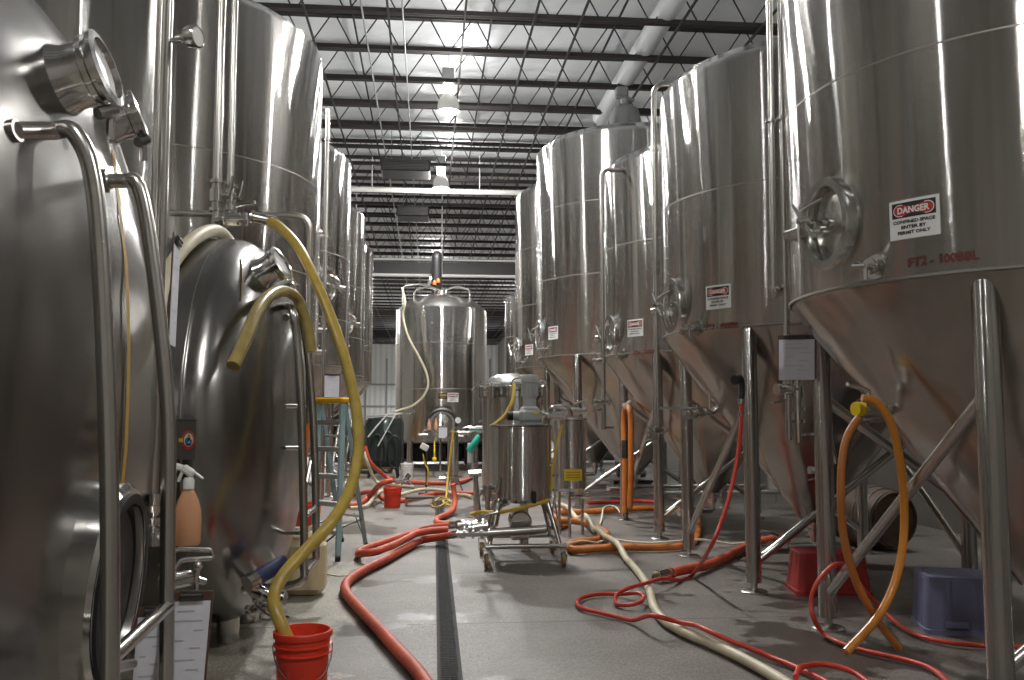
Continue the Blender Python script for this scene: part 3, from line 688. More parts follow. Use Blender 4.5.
for ex, ey in ((403, 286), (414, 291), (470, 290)):
    e = P(ex, ey, 24.9); b = MB(); b.tube(fillet([(G_[0], G_[1] - .1, 5.0), V((G_[0], G_[1] - .1, 5.0)).lerp(e, .5) + V((0, 0, .12)), e, V((e.x, e.y, 4.5 if ex != 403 else 2.0))], .12), .032, 10); part('pipe_arm', b, ST_TUBE, t)
gm = lambda px, py: cyl_hit(px, py, G_[0], G_[1], R)
p = gm(442, 424); n = V((p.x - G_[0], p.y - G_[1], 0)).normalized(); m4 = frame4(p, n)
b = MB(); b.lathe([(.37, -.1), (.37, .08), (.35, .1), (.31, .1), (.3, -.02)], 36, m4); b.lathe([(.305, .085), (.32, .12), (.285, .12), (.28, .085)], 36, m4); fr = part('manway_frame', b, ST_LEG, t)
b = MB(); b.lathe([(.30, .05), (.29, .075), (0, .12)], 36, m4); dr = part('manway_door', b, ST_SHELL, t)
b = MB(); b.tube([m4 @ V((.39 * cos(a), .39 * sin(a), .09)) for a in [radians(-10 + 200 * i / 24) for i in range(25)]], .055, 8); part('door_surround', b, ST_DARK, fr)
b = MB(); b.cyl(m4 @ V((.42, .1, .1)), m4 @ V((.42, .1, .16)), .08, 16); part('pressure_gauge', b, WHITE_PLASTIC, t, 'round white gauge')
b = MB(); valve(b, m4 @ V((.42, -.33, .12)), (1, 0, 0), .04, (0, 0, 1), .3); valve(b, m4 @ V((-.5, -.28, .1)), (1, 0, 0), .035, (0, 0, 1), .25); valve(b, m4 @ V((0, -.1, .16)), (0, 0, 1), .03, (1, 0, 0), .3); b.cyl(m4 @ V((-.04, -.42, .05)), m4 @ V((-.04, -1.5, .05)), .03, 10); part('tank_valve', b, ST_FIT, t)
p = gm(453, 397.5); az = atan2(p.y - G_[1], p.x - G_[0]); danger_sign(t, on_cyl(G_, R, az, p.z), .30, .24)
p = gm(443, 396); az = atan2(p.y - G_[1], p.x - G_[0]); mp_ = on_cyl(G_, R, az, p.z)
b = MB(); patch(b, -.12, .12, -.08, .08, mp_, .006, .005); pl = part('maker_plate', b, SIGN_BLACK, t, 'black and gold maker plate'); b = MB(); patch(b, -.09, .09, .0, .05, mp_, .008); patch(b, -.06, .06, -.05, -.03, mp_, .008); part('plate_print', b, GOLD, pl)
for px in (401, 474):
    p = P(px, 350, 24.35); b = MB(); b.cyl((p.x, p.y, 4.4), (p.x, p.y, 1.15 if px < 440 else .6), .045, 12); [clamp(b, (p.x, p.y, z), (0, 0, 1), .05) for z in (1.4, 2.6, 3.6)]; part('riser_pipe', b, ST_TUBE, t)
p = gm(412, 414); sample_port(t, p, V((p.x - G_[0], p.y - G_[1], 0)).normalized())
b = MB(); p = P(436, 290, 26.2); b.cyl((G_[0] - .14, 26.0, 4.86), (G_[0] - .14, 26.0, 6.0), .15, 16); b.cyl((G_[0] - .14, 26.0, 5.2), (G_[0] - .14, 26.0, 5.28), .18, 16); b.tube(fillet([(G_[0] - .14, 26, 5.9), (G_[0] - .14, 26, 6.12), (G_[0] - .14, 28.44, 6.12)], .2), .15, 14); part('exhaust_stack', b, BLACK, t, 'black exhaust stack')
for (px, py) in ((434.5, 283), (438.2, 281)):
    p = P(px, py, 25.8); b = MB(); b.lathe([(0, 0), (.05, .0), (.055, .06), (.03, .12), (0, .13)], 10, M.Translation((p.x, p.y, p.z - .05))); b.cyl((p.x, p.y, p.z), (p.x, 25.95, p.z), .015, 6)
    part('beacon', b, ORANGE_BIT, t, 'small orange cap')

# ------------------------------------------------------------------ horizontal tanks with dished ends
class Dish:
    def __init__(s, cy, cz, R, Xk, d, e=2.6): s.cy, s.cz, s.R, s.Xk, s.d, s.e = cy, cz, R, Xk, d, e
    def x(s, y, z):
        q = sqrt((y - s.cy) ** 2 + (z - s.cz) ** 2) / s.R
        return s.Xk + s.d * sqrt(max(0, 1 - q ** s.e)) if q < 1 else -9
    def pt(s, y, z): return V((s.x(y, z), y, z))
    def n(s, y, z, e=.01):
        gy = (s.x(y + e, z) - s.x(y - e, z)) / (2 * e); gz = (s.x(y, z + e) - s.x(y, z - e)) / (2 * e); return V((1, -gy, -gz)).normalized()
    def hit(s, px, py, off=0.0):
        d = ray(px, py).normalized()
        for i in range(1, 3000):
            p = EYEV + d * (.6 + i * .003)
            if p.x < s.x(p.y, p.z) or (p.x < s.Xk and (p.y - s.cy) ** 2 + (p.z - s.cz) ** 2 < s.R ** 2):
                return p + (s.n(p.y, p.z) if s.x(p.y, p.z) > -8 else V((0, -1, 0))) * off
        return s.hit(px - 3, py, off)
H1 = Dish(2.95, 1.55, 1.46, -1.5, .46, 2.8); H2 = Dish(6.7, 1.45, 1.35, -1.38, .43, 3.3)
def htank(h, label, xl):
    t = thing('horizontal_tank', label, 'tank', (h.Xk - 1.0, h.cy, 0), 'horizontal tanks beside the aisle')
    ax = M.Translation((0, h.cy, h.cz)) @ M.Rotation(pi / 2, 4, 'Y')          # local z -> +x
    q = [i / 22 for i in range(23)]
    head = [(h.R * (1 - u ** 2) ** (1 / h.e), h.Xk + h.d * u) for u in q]
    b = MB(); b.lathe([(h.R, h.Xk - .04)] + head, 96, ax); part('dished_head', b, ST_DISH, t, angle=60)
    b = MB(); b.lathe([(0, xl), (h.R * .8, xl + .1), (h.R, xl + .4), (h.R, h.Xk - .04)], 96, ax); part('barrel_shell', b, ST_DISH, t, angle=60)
    b = MB(); b.lathe([(h.R - .003, h.Xk - .06), (h.R + .004, h.Xk - .05), (h.R + .004, h.Xk - .03), (h.R - .003, h.Xk - .02)], 96, ax); part('weld_seam', b, ST_DISH, t)
    for x in (h.Xk + .20, xl + .6):
        for dy in (-.3, .3):
            zt_ = h.cz - sqrt(h.R ** 2 - dy * dy) + .12; b = MB(); b.lathe([(0, 0), (.07, 0), (.075, .02), (.075, zt_), (0, zt_)], 16, M.Translation((x - .16, h.cy + dy, 0))); part('leg', b, ST_LEG, t)
    return t
def sight_port(t, h, y, z, r, L, glass=True):
    p = h.pt(y, z); n = h.n(y, z); m4 = frame4(p, n)
    b = MB(); b.lathe([(r * 1.12, -.06), (r * 1.12, .0), (r, .03), (r, L * .6), (r * 1.12, L * .64), (r * 1.12, L * .76), (r, L * .78), (r, L * .88), (r * 1.2, L * .9), (r * 1.2, L), (r * .95, L + .005), (r * .9, L - .02)], 32, m4); fr = part('sight_port', b, ST_FIT, t)
    b = MB(); b.lathe([(r * .92, L - .015), (0, L - .012)], 32, m4); part('port_glass', b, SIGN_WHITE if glass else ST_DARK, fr)
    if h is H2: return
    b = MB(); a = m4 @ V((r * .3, -r * 1.2, L * .8)); c = m4 @ V((r * .3, -r * 1.6, L * .7)); b.tube([a, c, c + V((0, 0, -.05))], .014, 8); b.cyl(m4 @ V((r * .2, -r * 1.25, L * .9)), m4 @ V((-r * .3, -r * 1.45, L * .6)), .02, 8); part('wing_nut', b, ST_FIT, fr)
def tape(t, h, pix, w_=.032):
    vs = []
    for px, py in pix:
        p = h.hit(px, py); nn = h.n(p.y, p.z); p = p + nn * .003; vs += [p + V((0, -w_ / 2, 0)), p + V((0, w_ / 2, 0))]
    b = MB(); b.add(vs, [(2 * i, 2 * i + 1, 2 * i + 3, 2 * i + 2) for i in range(len(pix) - 1)]); part('measuring_tape', b, TAPE, t, 'yellow tape stuck down the dished end')

h1 = htank(H1, 'huge dark steel horizontal tank with dished end, closest to the camera', -4.6)
p = H1.hit(62, 80); sight_port(h1, H1, p.y, p.z, .10, .14); p = H1.hit(110, 122); sight_port(h1, H1, p.y, p.z, .075, .11, False)
tape(h1, H1, [(112, 150), (116, 180), (120, 220), (125, 260), (127, 300), (128, 350), (127, 400), (125, 450), (120, 500), (114, 560), (106, 610), (98, 660), (90, 700)])
r_ = .026
s0 = H1.hit(14, 131); b = MB()
pa = [s0, P(50, 131, 2.62), P(76, 135, 2.62), P(96, 200, 2.62), P(107, 400, 2.62), P(110, 560, 2.62), P(110, 720, 2.62)]
pb_ = [H1.hit(103, 181), P(122, 181, 3.12), P(138, 186, 3.12), P(151, 250, 3.12), P(167, 400, 3.12), P(168, 520, 3.12), P(166, 700, 3.12)]
bot = P(118, 656, 2.62), P(164, 608, 3.12)
b.tube(spline(pa), r_, 14); b.disc(s0, H1.n(s0.y, s0.z), .031, .012); part('bent_rail_pipe', b, ST_TUBE, h1)
b = MB(); b.tube(spline(pb_), r_ * .95, 14); b.disc(pb_[0], H1.n(pb_[0].y, pb_[0].z), .04, .02); part('bent_rail_pipe', b, ST_TUBE, h1)
b = MB(); b.cyl(P(110, 660, 2.62), P(168, 606, 3.12), .022, 14); b.cyl(P(112, 668, 2.62), P(132, 664, 2.9), .016, 10); part('cross_tube', b, ST_TUBE, h1)
# upright sight tube with gauge and valves just beyond the dished end
SX = P(162, 200, 3.75); sx_, sy_ = SX.x, SX.y
b = MB(); b.cyl((sx_, sy_, 3.9), (sx_, sy_, 1.05), .022, 14); b.cyl((sx_ - .05, sy_ + .05, 3.9), (sx_ - .05, sy_ + .05, 1.2), .011, 12)
zq = P(150, 392, sy_).z; b.cyl((sx_, sy_, zq), (H1.x(3.5, zq) - .05, 3.5, zq), .012, 8); clamp(b, (sx_, sy_, zq), (0, 0, 1), .025)
part('sight_tube', b, ST_TUBE, h1)
b = MB()
for yy in (508, 520, 534): clamp(b, P(154, yy, sy_ - .1), (0, 0, 1), .034)
p = P(154, 520, sy_ - .1); b.cyl(p + V((0, 0, .1)), p - V((0, 0, .1)), .026, 12); b.cyl(p + V((-.1, 0, -.005)), p + V((.14, 0, -.005)), .03, 14); b.cyl(p + V((.14, 0, -.005)), p + V((.17, 0, -.005)), .018, 10); b.cyl(p, p + V((0, .12, 0)), .02, 8); part('tube_valve', b, ST_FIT, h1)
gp = P(193, 37, sy_ - .05); n = V((.93, -.36, 0)).normalized()
b = MB(); b.cyl(V((sx_, sy_, gp.z)), gp - n * .01, .010, 8); clamp(b, V((sx_, sy_, gp.z)).lerp(gp, .5), gp - V((sx_, sy_, gp.z)), .012); g = part('gauge_stem', b, ST_FIT, h1)
b = MB(); b.lathe([(0, -.022), (.043, -.022), (.047, -.015), (.047, .022), (.041, .026), (.039, .022), (0, .022)], 28, frame4(gp, n)); gg = part('gauge', b, ST_FIT, h1); b = MB(); b.lathe([(.039, .0225), (0, .023)], 28, frame4(gp, n)); part('gauge_dial', b, SIGN_WHITE, gg)
# lower manway of the near tank, seen edge-on
p = H1.hit(132, 560); p = p + V((0, .05, 0)); n = V((.72, -.22, -.30)).normalized(); pm = H1.pt(3.05, 1.0); m4 = frame4(pm, H1.n(3.05, 1.0))
b = MB(); b.lathe([(.30, -.06), (.30, .06), (.285, .075), (.25, .075), (.24, .0), (.0, .0)], 40, m4 @ M.Diagonal((.9, 1.1, 1, 1))); fr = part('manway_frame', b, ST_FIT, h1)
b = MB(); b.lathe([(.27, .076), (.27, .088), (.24, .088)], 40, m4 @ M.Diagonal((.9, 1.1, 1, 1))); part('manway_gasket', b, GASKET, fr)
b = MB(); b.lathe([(.23, .03), (.22, .05), (0, .07)], 40, m4 @ M.Diagonal((.9, 1.1, 1, 1))); dr = part('manway_door', b, ST_DARK, h1)
a0 = P(176, 566, 3.45); 
b = MB(); b.tube(fillet([P(160, 566, 3.4), P(176, 549, 3.45), P(211, 550, 3.5), P(213, 558, 3.5), P(180, 560, 3.45), P(172, 575, 3.4)], .02), .009, 8); part('yoke_arm', b, ST_TUBE, h1)
b = MB(); b.cyl(P(163, 583, 3.35), P(188, 578, 3.45), .03, 12); part('door_hinge', b, ST_FIT, h1); b = MB(); b.cyl(P(196, 590, 3.45), P(198, 568, 3.45), .008, 8); b.ball(P(198, 566, 3.45), .017); b.cyl(P(198, 580, 3.45), P(205, 582, 3.47), .012, 8); part('door_handle', b, ST_FIT, h1)

h2 = htank(H2, 'steel horizontal tank with dished end behind the red bucket', -4.8)
p = H2.hit(262, 274); sight_port(h2, H2, p.y, p.z, .10, .16); p = H2.hit(276, 292); sight_port(h2, H2, p.y, p.z, .05, .14, False)
p = H2.hit(242, 262); tape(h2, H2, [(241, 258), (242, 270), (242, 280), (241, 300)], .025)
for (a, dY, dx) in ((0, 0, 0), (1, .45, 0)):
    px = [(283, 306), (292, 310), (297, 340), (301, 400), (303, 480), (304, 560), (300, 582), (280, 588)] if a == 0 else [(286, 318), (300, 318), (306, 340), (312, 400), (315, 470), (316, 545), (312, 562), (296, 566)]
    Y = 6.15 + dY
    pts = [H2.hit(*px[0])] + [P(x_, y_, Y) for x_, y_ in px[1:-1]] + [H2.hit(px[-1][0] - 16, px[-1][1])]
    b = MB(); b.tube(spline(pts), .027, 12); part('bent_rail_pipe', b, ST_TUBE, h2)
b = MB(); b.cyl(P(304, 517, 6.15), P(316, 507, 6.6), .022, 12); part('cross_tube', b, ST_TUBE, h2); b = MB(); b.cyl(P(304, 575, 6.15), P(316, 560, 6.6), .022, 12); part('cross_tube', b, ST_TUBE, h2)
for yy in (406, 448, 533): q0 = H2.hit(285, yy); b = MB(); b.cyl(q0, P(305 if yy < 500 else 300, yy, 6.4), .014, 8); part('rail_bracket', b, ST_TUBE, h2)
q0 = H2.hit(262, 590); b = MB(); n = H2.n(q0.y, q0.z)
for k, (x_, y_) in enumerate(((258, 592), (270, 598), (262, 607))): valve(b, P(x_, y_, 5.75 + .05 * k), (1, -.2, -.4 + .4 * k), .03, (0, -.3, -1), .2)
b.cyl(q0, P(268, 598, 5.75), .03, 10); part('drain_valve', b, ST_FIT, h2)
b = MB(); b.cyl(P(250, 582, 5.7), P(284, 562, 5.9), .05, 14); bl = part('blue_hose_end', b, BLUE_HOSE, h2, 'blue hose stub'); b = MB(); b.cyl(P(247, 584, 5.68), P(256, 578, 5.73), .054, 14); part('hose_ferrule', b, ST_FIT, bl)

# transfer manifold above the second horizontal tank
Ym = 6.95
t = thing('pipe_manifold', 'steel pipe manifold with valves standing on the dished horizontal tank', 'manifold', P(220, 240, Ym))
b = MB(); zt_ = H2.cz + H2.R
p0, p1 = P(216, 214, Ym), P(228, 214, Ym)
b.cyl((p0.x, Ym, H2.cz + sqrt(H2.R ** 2 - (Ym - H2.cy) ** 2) + .012), (p0.x, Ym, 5.2), .034, 14); b.cyl((p1.x, Ym + .05, p1.z - .1), (p1.x, Ym + .05, 5.2), .026, 12); part('riser_pipe', b, ST_TUBE, t)
b = MB(); q = P(170, 213, Ym); b.cyl(q, p0, .026, 12); q = P(308, 214, Ym); b.tube(fillet([p1 + V((.25, .1, .02)), V((q.x, Ym + .1, p1.z + .02)), V((q.x + .02, Ym + .1, p1.z - 1.6))], .12), .024, 12); part('branch_pipe', b, ST_TUBE, t)
b = MB(); valve(b, (p0.x, Ym, P(216, 196, Ym).z), (0, 0, 1), .036, (1, -.3, 0), .26); valve(b, (p1.x, Ym + .05, P(216, 196, Ym).z), (0, 0, 1), .03, (1, -.3, 0), .22)
pv = P(234, 219, Ym - .1); valve(b, pv, (1, 0, 0), .036, (0, 0, 1), .2); clamp(b, (p0.x, Ym, P(216, 236, Ym).z), (0, 0, 1), .036); b.cyl((p0.x, Ym, pv.z), pv, .034, 12); part('manifold_valve', b, ST_FIT, t)

# ------------------------------------------------------------------ hoses
LAID = {}
def settle(pts, r):                       # where a hose crosses one already laid, it rides over it
    need = []
    for p in pts:
        z = p.z; cx, cy = int(math.floor(p.x * 4)), int(math.floor(p.y * 4))
        for gx in (cx - 1, cx, cx + 1):
            for gy in (cy - 1, cy, cy + 1):
                for q, rq in LAID.get((gx, gy), ()):
                    d2 = (q.x - p.x) ** 2 + (q.y - p.y) ** 2; s_ = (r + rq) * 1.10
                    if d2 < s_ * s_:
                        h = sqrt(s_ * s_ - d2)
                        if abs(p.z - q.z) < h: z = max(z, q.z + h)
        need.append(z - p.z)
    arc = [0.0]
    for p, q in zip(pts, pts[1:]): arc.append(arc[-1] + (q - p).length)
    top = [(a, d) for a, d in zip(arc, need) if d > .001]
    def ease(t): t = max(0.0, min(1.0, t)); return t * t * (3 - 2 * t)
    need = [max([d] + [h * ease(1.25 - abs(a - a2) / (.22 + 4.5 * h)) for a2, h in top]) for a, d in zip(arc, need)]
    out = [p + V((0, 0, d)) for p, d in zip(pts, need)]
    for p, q in zip(out, out[1:]):
        for t in (0, .5): m = p.lerp(q, t); LAID.setdefault((int(math.floor(m.x * 4)), int(math.floor(m.y * 4))), []).append((m, r))
    return out
def hose(name, pts, r, mat, label, cat='hose', ends=None, k=None, group=None, n=10):
    pts = settle(spline(pts, k), r)
    if ends is None: 
        b = MB(); b.tube(pts, r, n); return solo(name, b, mat, label, cat, group, angle=60)
    t = thing(name, label, cat, pts[len(pts) // 2], group)
    b = MB(); b.tube(pts, r, n); part('hose_body', b, mat, t, angle=60)
    for e in ends:
        p, d = (pts[0], pts[0] - pts[2]) if e == 0 else (pts[-1], pts[-1] - pts[-3]); d.normalize()
        b = MB(); b.cyl(p - d * .05, p + d * .07, r * 1.12, 14)
        for q in (-.12, -.075): b.cyl(p + d * q, p + d * (q + .022), r * 1.14, 14)
        b.cyl(p + d * .07, p + d * .09, r * 1.4, 14); part('hose_coupling', b, ST_FIT, t)
    return t
def fl(pix, r, z=0.0): return [F(q[0], q[1], .013 + r + (q[2] if len(q) > 2 else z)) for q in pix]

def ypts(lst): return [P(x_, y_, Y) for x_, y_, Y in lst]
hose('yellow_hose', ypts([(263, 219, 6.85), (270, 221, 6.83), (281, 228, 6.75), (298, 247, 6.6), (316, 282, 6.4), (334, 325, 6.25), (348, 370, 6.1), (357, 415, 5.95), (358, 455, 5.8), (349, 492, 5.65), (330, 524, 5.45), (306, 550, 5.38), (285, 573, 5.28), (274, 595, 5.2), (277, 614, 5.13), (288, 640, 5.1), (302, 672, 5.1)]), .036, YELLOW_HOSE, 'thick yellow hose arching from the pipe manifold down into the near red bucket', ends=(0,), n=14)
hp = [P(233, 366, 5.05), P(246, 338, 5.2), P(256, 313, 5.4), P(268, 297, 5.65), P(282, 291, 5.95), P(297, 299, 6.2), P(308, 328, 6.25), P(311, 352, 6.25)]
hose('draped_hose', hp, .038, OLIVE_HOSE, 'short olive yellow hose hooked over the bent rail of the second horizontal tank', n=14)
tp = []
for a, x_ in ((-26, -1.52), (-16, -1.515), (-6, -1.51), (4, -1.51), (14, -1.52), (24, -1.54), (34, -1.57), (44, -1.60), (54, -1.61), (66, -1.58)):
    a = radians(a); tp.append(V((x_, H2.cy - (H2.R + .058) * sin(a), H2.cz + (H2.R + .058) * cos(a))))
hose('draped_hose', tp, .045, CREAM_HOSE, 'pale cream hose lying over the top of the second horizontal tank', n=14)

hose('red_hose', fl([(436, 700), (418, 672), (398, 650), (378, 628), (360, 609), (349, 597), (345, 588), (349, 580), (362, 571), (384, 560), (404, 549), (420, 541), (440, 537, .06), (458, 534, .13)], .042), .042, RED_HOSE, 'thick red hose sweeping from the bottom of the photo to the wheeled vessel', ends=(1,), n=14)
hose('red_hose', fl([(456, 525, .16), (436, 527, .08), (418, 531), (400, 537), (382, 543), (367, 548), (359, 552), (361, 557), (374, 559), (392, 554), (412, 544), (430, 540), (448, 538, .02)], .04), .04, RED_HOSE, 'thick red hose making a flat loop on the floor beside the drain', ends=(0,), n=14)
hose('red_hose', ypts([(453, 484, 14.3), (454, 492, 14.3), (455, 502, 14.2)]) + fl([(452, 511), (443, 516), (437, 519), (438, 523), (450, 524)], .05), .042, RED_HOSE, 'red hose dropping straight down to the floor by the drain end')
hose('red_hose', ypts([(365, 446, 20.2), (367, 455, 20.2), (371, 463, 20.3), (378, 470, 20.6)]) + fl([(390, 479), (410, 482), (440, 483), (460, 482), (472, 477)], .04), .045, RED_HOSE, 'red hose hanging in a curve and running behind the white bucket')
hose('cream_hose', ypts([(364, 452, 19.6), (368, 464, 19.6)]) + fl([(377, 482), (394, 485), (415, 487)], .03), .035, CREAM_HOSE, 'cream hose hanging beside the curved red hose behind the far bucket')
hose('red_hose', [P(391, 481, 15.1), P(381, 484, 15.1)] + fl([(368, 497), (358, 504), (345, 505), (334, 501)], .045), .045, RED_HOSE, 'red hose lying over the far red bucket toward the ladder')
hose('red_hose', fl([(340, 496), (352, 495), (372, 497), (382, 500), (400, 501), (415, 498), (440, 493), (465, 493), (480, 494)], .04), .04, RED_HOSE, 'red hose running flat across the aisle behind the far red bucket')
hose('cream_hose', fl([(350, 508), (362, 507), (375, 503), (385, 498), (400, 495), (425, 494), (442, 495), (454, 496), (464, 495), (472, 497)], .03), .032, CREAM_HOSE, 'cream hose crossing the aisle floor in front of the far red bucket')
hose('yellow_cable', ypts([(453, 430, 16.6), (451, 450, 16.6), (448, 475, 16.6)]) + fl([(446, 498), (443, 501), (447, 505), (456, 506)], .034), .018, YELLOW_CORD, 'thin yellow cord hanging down the narrow filter housing', 'cable')
hose('yellow_cable', fl([(432, 503), (440, 499), (450, 502), (444, 507), (436, 508), (430, 504)], .012), .014, YELLOW_CORD, 'yellow cord coiled on the floor by the drain end', 'cable')
hose('orange_hose', fl([(556, 511), (575, 512), (600, 511), (628, 509), (660, 508)], .045), .045, ORANGE_HOSE, 'orange hose lying straight behind the wheeled vessel, toward the fermenter legs')
hose('orange_hose', fl([(549, 516), (562, 520), (566, 523), (560, 526), (548, 527)], .04), .042, ORANGE_HOSE, 'orange hose bent in a tight turn close behind the wheeled vessel')
hose('orange_hose', fl([(556, 527), (575, 526), (592, 527), (603, 530), (607, 534), (600, 539), (584, 541), (572, 543), (569, 547), (576, 550), (600, 548), (630, 547), (660, 547), (680, 546), (694, 541), (699, 528), (698, 512)], .042), .042, ORANGE_HOSE, 'orange hose making an S curve toward the second fermenter leg', n=14)
hose('cream_hose', fl([(552, 508), (566, 513), (581, 521), (590, 530), (599, 538), (606, 544), (612, 548), (622, 555), (634, 567), (644, 580), (650, 592), (654, 607), (664, 620), (684, 632), (708, 642), (736, 655), (766, 671), (800, 692)], .034), .034, CREAM_HOSE, 'long cream hose snaking across the floor to the lower edge of the photo', n=14)
hose('white_cable', fl([(556, 556), (568, 552), (585, 548), (603, 545), (625, 549), (652, 551), (690, 548), (724, 545), (752, 542)], .01), .012, WHITE_CORD, 'thin white cord running from the wheeled vessel past the fermenter legs', 'cable')
hose('white_cable', fl([(600, 524), (604, 514), (612, 512), (620, 516)], .01), .012, WHITE_CORD, 'thin white cord arching behind the wheeled vessel', 'cable')
hose('white_cable', fl([(310, 569), (322, 573), (340, 576), (352, 574)], .008), .009, WHITE_CORD, 'thin white cord crossing the thick red hoses near the ladder', 'cable')
hose('orange_hose', ypts([(306, 420, 8.9), (303, 450, 8.9), (300, 480, 8.9), (298, 510, 8.9)]), .05, ORANGE_HOSE, 'orange hose hanging behind the bent rails of the second horizontal tank')

# thin red wash-down hose with its gun
g0 = P(741, 384, 7.5)
t = thing('washdown_hose', 'thin red hose with black spray gun hanging at the second fermenter', 'hose', (g0.x, g0.y, 0))
pts = ypts([(741, 402, 7.5), (741, 425, 7.5), (738, 455, 7.5), (731, 490, 7.45), (722, 520, 7.4), (710, 548, 7.4)]) + fl([(692, 575), (676, 581), (660, 587), (642, 593), (626, 596), (616, 599), (617, 604), (628, 605, .01), (640, 602, .03), (644, 597, .04), (638, 593, .045), (622, 594), (600, 594), (584, 597), (577, 602), (582, 608), (602, 613), (630, 620), (654, 626, .05), (680, 633), (712, 639, .055), (740, 647, .03), (770, 657), (798, 668, .0), (830, 684), (850, 700)], .017)
pts = settle(spline(pts, None), .017); b = MB(); b.tube(pts, .017, 10); part('hose_body', b, THIN_RED, t, angle=60)
b = MB(); b.tube(fillet([P(737, 379, 7.46), P(741, 378, 7.5), P(742, 386, 7.5), P(741, 398, 7.5)], .03), [.026] + [.024] * 14 + [.02], 12) if False else b.tube(spline([P(736, 380, 7.42), P(740, 378, 7.48), P(742, 386, 7.5), P(741, 399, 7.5)]), .027, 12); b.cyl(P(735, 380, 7.4), P(738, 379, 7.46), .04, 12); part('spray_gun', b, BLACK, t, 'black spray gun')
b = MB(); b.cyl(P(741, 399, 7.5), P(741, 404, 7.5), .03, 12); part('hose_coupling', b, ST_FIT, t); b = MB(); b.cyl(P(741, 413, 7.5), P(741, 416, 7.5), .026, 12); part('hose_coupling', b, ST_FIT, t)
hose('thin_red_hose', fl([(1060, 646), (1010, 647), (975, 645), (946, 642), (920, 636), (900, 626)], .017) + [P(880, 607, 6.6), P(864, 590, 6.5), P(854, 575, 6.42), P(845, 565, 6.27), P(834, 565, 6.2), P(822, 576, 6.18), P(814, 589, 6.17), P(811, 603, 6.16), P(814, 619, 6.12)] + fl([(823, 633), (838, 642), (858, 649), (884, 655), (910, 661), (932, 669), (948, 683), (955, 700)], .017), .016, THIN_RED, 'thin red hose looped up against the near fermenter leg and running past the blue tote')
hose('thin_red_hose', fl([(796, 690), (802, 676), (814, 671), (832, 671), (856, 676), (880, 690)], .017), .017, THIN_RED, 'thin red hose end curling at the lower edge of the photo')
hose('red_hose', fl([(663, 576), (674, 574), (690, 571), (710, 564), (728, 556), (744, 547), (760, 541), (790, 536)], .045), .045, RED_HOSE, 'thick red hose with a steel end lying by the second fermenter foot', ends=(0,), n=14)
# amber hose looped on the cone valve of the nearest fermenter
vy = VT.y
hose('amber_hose', [VT + V((-.025, -.06, -.05))] + ypts([(846, 440, vy - .05), (841, 480, vy - .08), (843, 530, vy - .08), (852, 570, vy - .06), (866, 602, vy - .04), (884, 630, vy), (899, 648, vy + .04)]), .023, AMBER_DULL, 'dull orange hose length hanging from the yellow capped valve, its end by the blue tote', n=14)
hose('amber_hose', ypts([(862, 398, vy - .11), (876, 402, vy - .12), (890, 421, vy - .12), (899, 455, vy - .10), (904, 500, vy - .05), (903, 545, vy - .08), (894, 585, vy - .12), (877, 618, vy - .18), (846, 652, vy - .25)]), .024, ORANGE_CLEAR, 'bright amber hose length hanging from the same valve, bowed the other way', n=14)
# orange hoses hung on the third fermenter's far leg
LX, LY = C[0] - .99, C[1] + .99
t = thing('hung_hose', 'orange hose folded over a hook on the third fermenter leg', 'hose', (LX, LY - .1, .3))
b = MB(); b.tube(spline(ypts([(625, 515, 12.55), (625, 470, 12.55), (624, 440, 12.58), (624, 415, 12.6), (628, 407, 12.4), (631, 418, 12.15), (631, 450, 12.1), (631, 480, 12.1), (630, 508, 12.1)])), .042, 12); part('hose_body', b, ORANGE_HOSE, t, angle=60)
b = MB(); p = P(626, 405, 12.6); b.box(p, (.1, .08, .06), bev=.02); b.cyl(p, p + V((.07, 0, .05)), .03, 10); b.cyl(p + V((0, -.0, 0)), V((LX, LY - .09, p.z)), .02, 8); part('hose_hook', b, WHITE_PLASTIC, t)
b = MB(); b.cyl(P(625, 440, 12.55), P(625, 458, 12.55), .05, 12); part('dark_sleeve', b, ST_DARK, t); b = MB(); b.cyl(P(625, 512, 12.55), P(626, 519, 12.5), .035, 12); part('hose_coupling', b, ST_DARK, t)

# ------------------------------------------------------------------ wheeled vessel in the aisle
CX, CY = P(521, 460, 9.55).x, 9.55
t = thing('wheeled_vessel', 'round steel mixing vessel with grey motor on a wheeled frame', 'vessel', (CX, CY, 0)); R = .322
T = M.Translation((CX, CY, 0))
b = MB(); b.lathe([(0, .60), (R * .5, .61), (R - .03, .64), (R, .66), (R, 1.39), (R + .012, 1.395), (R + .012, 1.41), (R - .02, 1.412)], 56, T); part('vessel_body', b, ST_SHELL, t)
b = MB(); b.lathe([(R + .005, 1.412), (R + .005, 1.422), (.0, 1.426)], 56, T); part('lid', b, GASKET, t)
mx = P(530, 400, CY - .05).x; my = CY - .02
b = MB(); b.lathe([(.0, 1.425), (.14, 1.425), (.14, 1.44), (.10, 1.45), (.10, 1.60), (.07, 1.62), (.07, 1.70), (.0, 1.70)], 24, M.Translation((mx, my, 0))); b.box((mx - .0, my - .02, 1.52), (.24, .2, .14), bev=.03); b.cyl((mx - .12, my - .02, 1.52), (mx - .18, my - .02, 1.52), .05, 14); mo = part('gear_motor', b, GREY_PAINT, t)
b = MB(); b.lathe([(0, 1.70), (.07, 1.70), (.078, 1.72), (.078, 1.87), (.094, 1.875), (.094, 1.93), (.08, 1.955), (.0, 1.96)], 24, M.Translation((mx, my, 0)))
for i in range(10): a = i * pi / 5; b.box((mx + .083 * cos(a), my + .083 * sin(a), 1.79), (.02, .01, .12), M.Rotation(a, 3, 'Z'))
part('motor_housing', b, GREY_PAINT, mo)
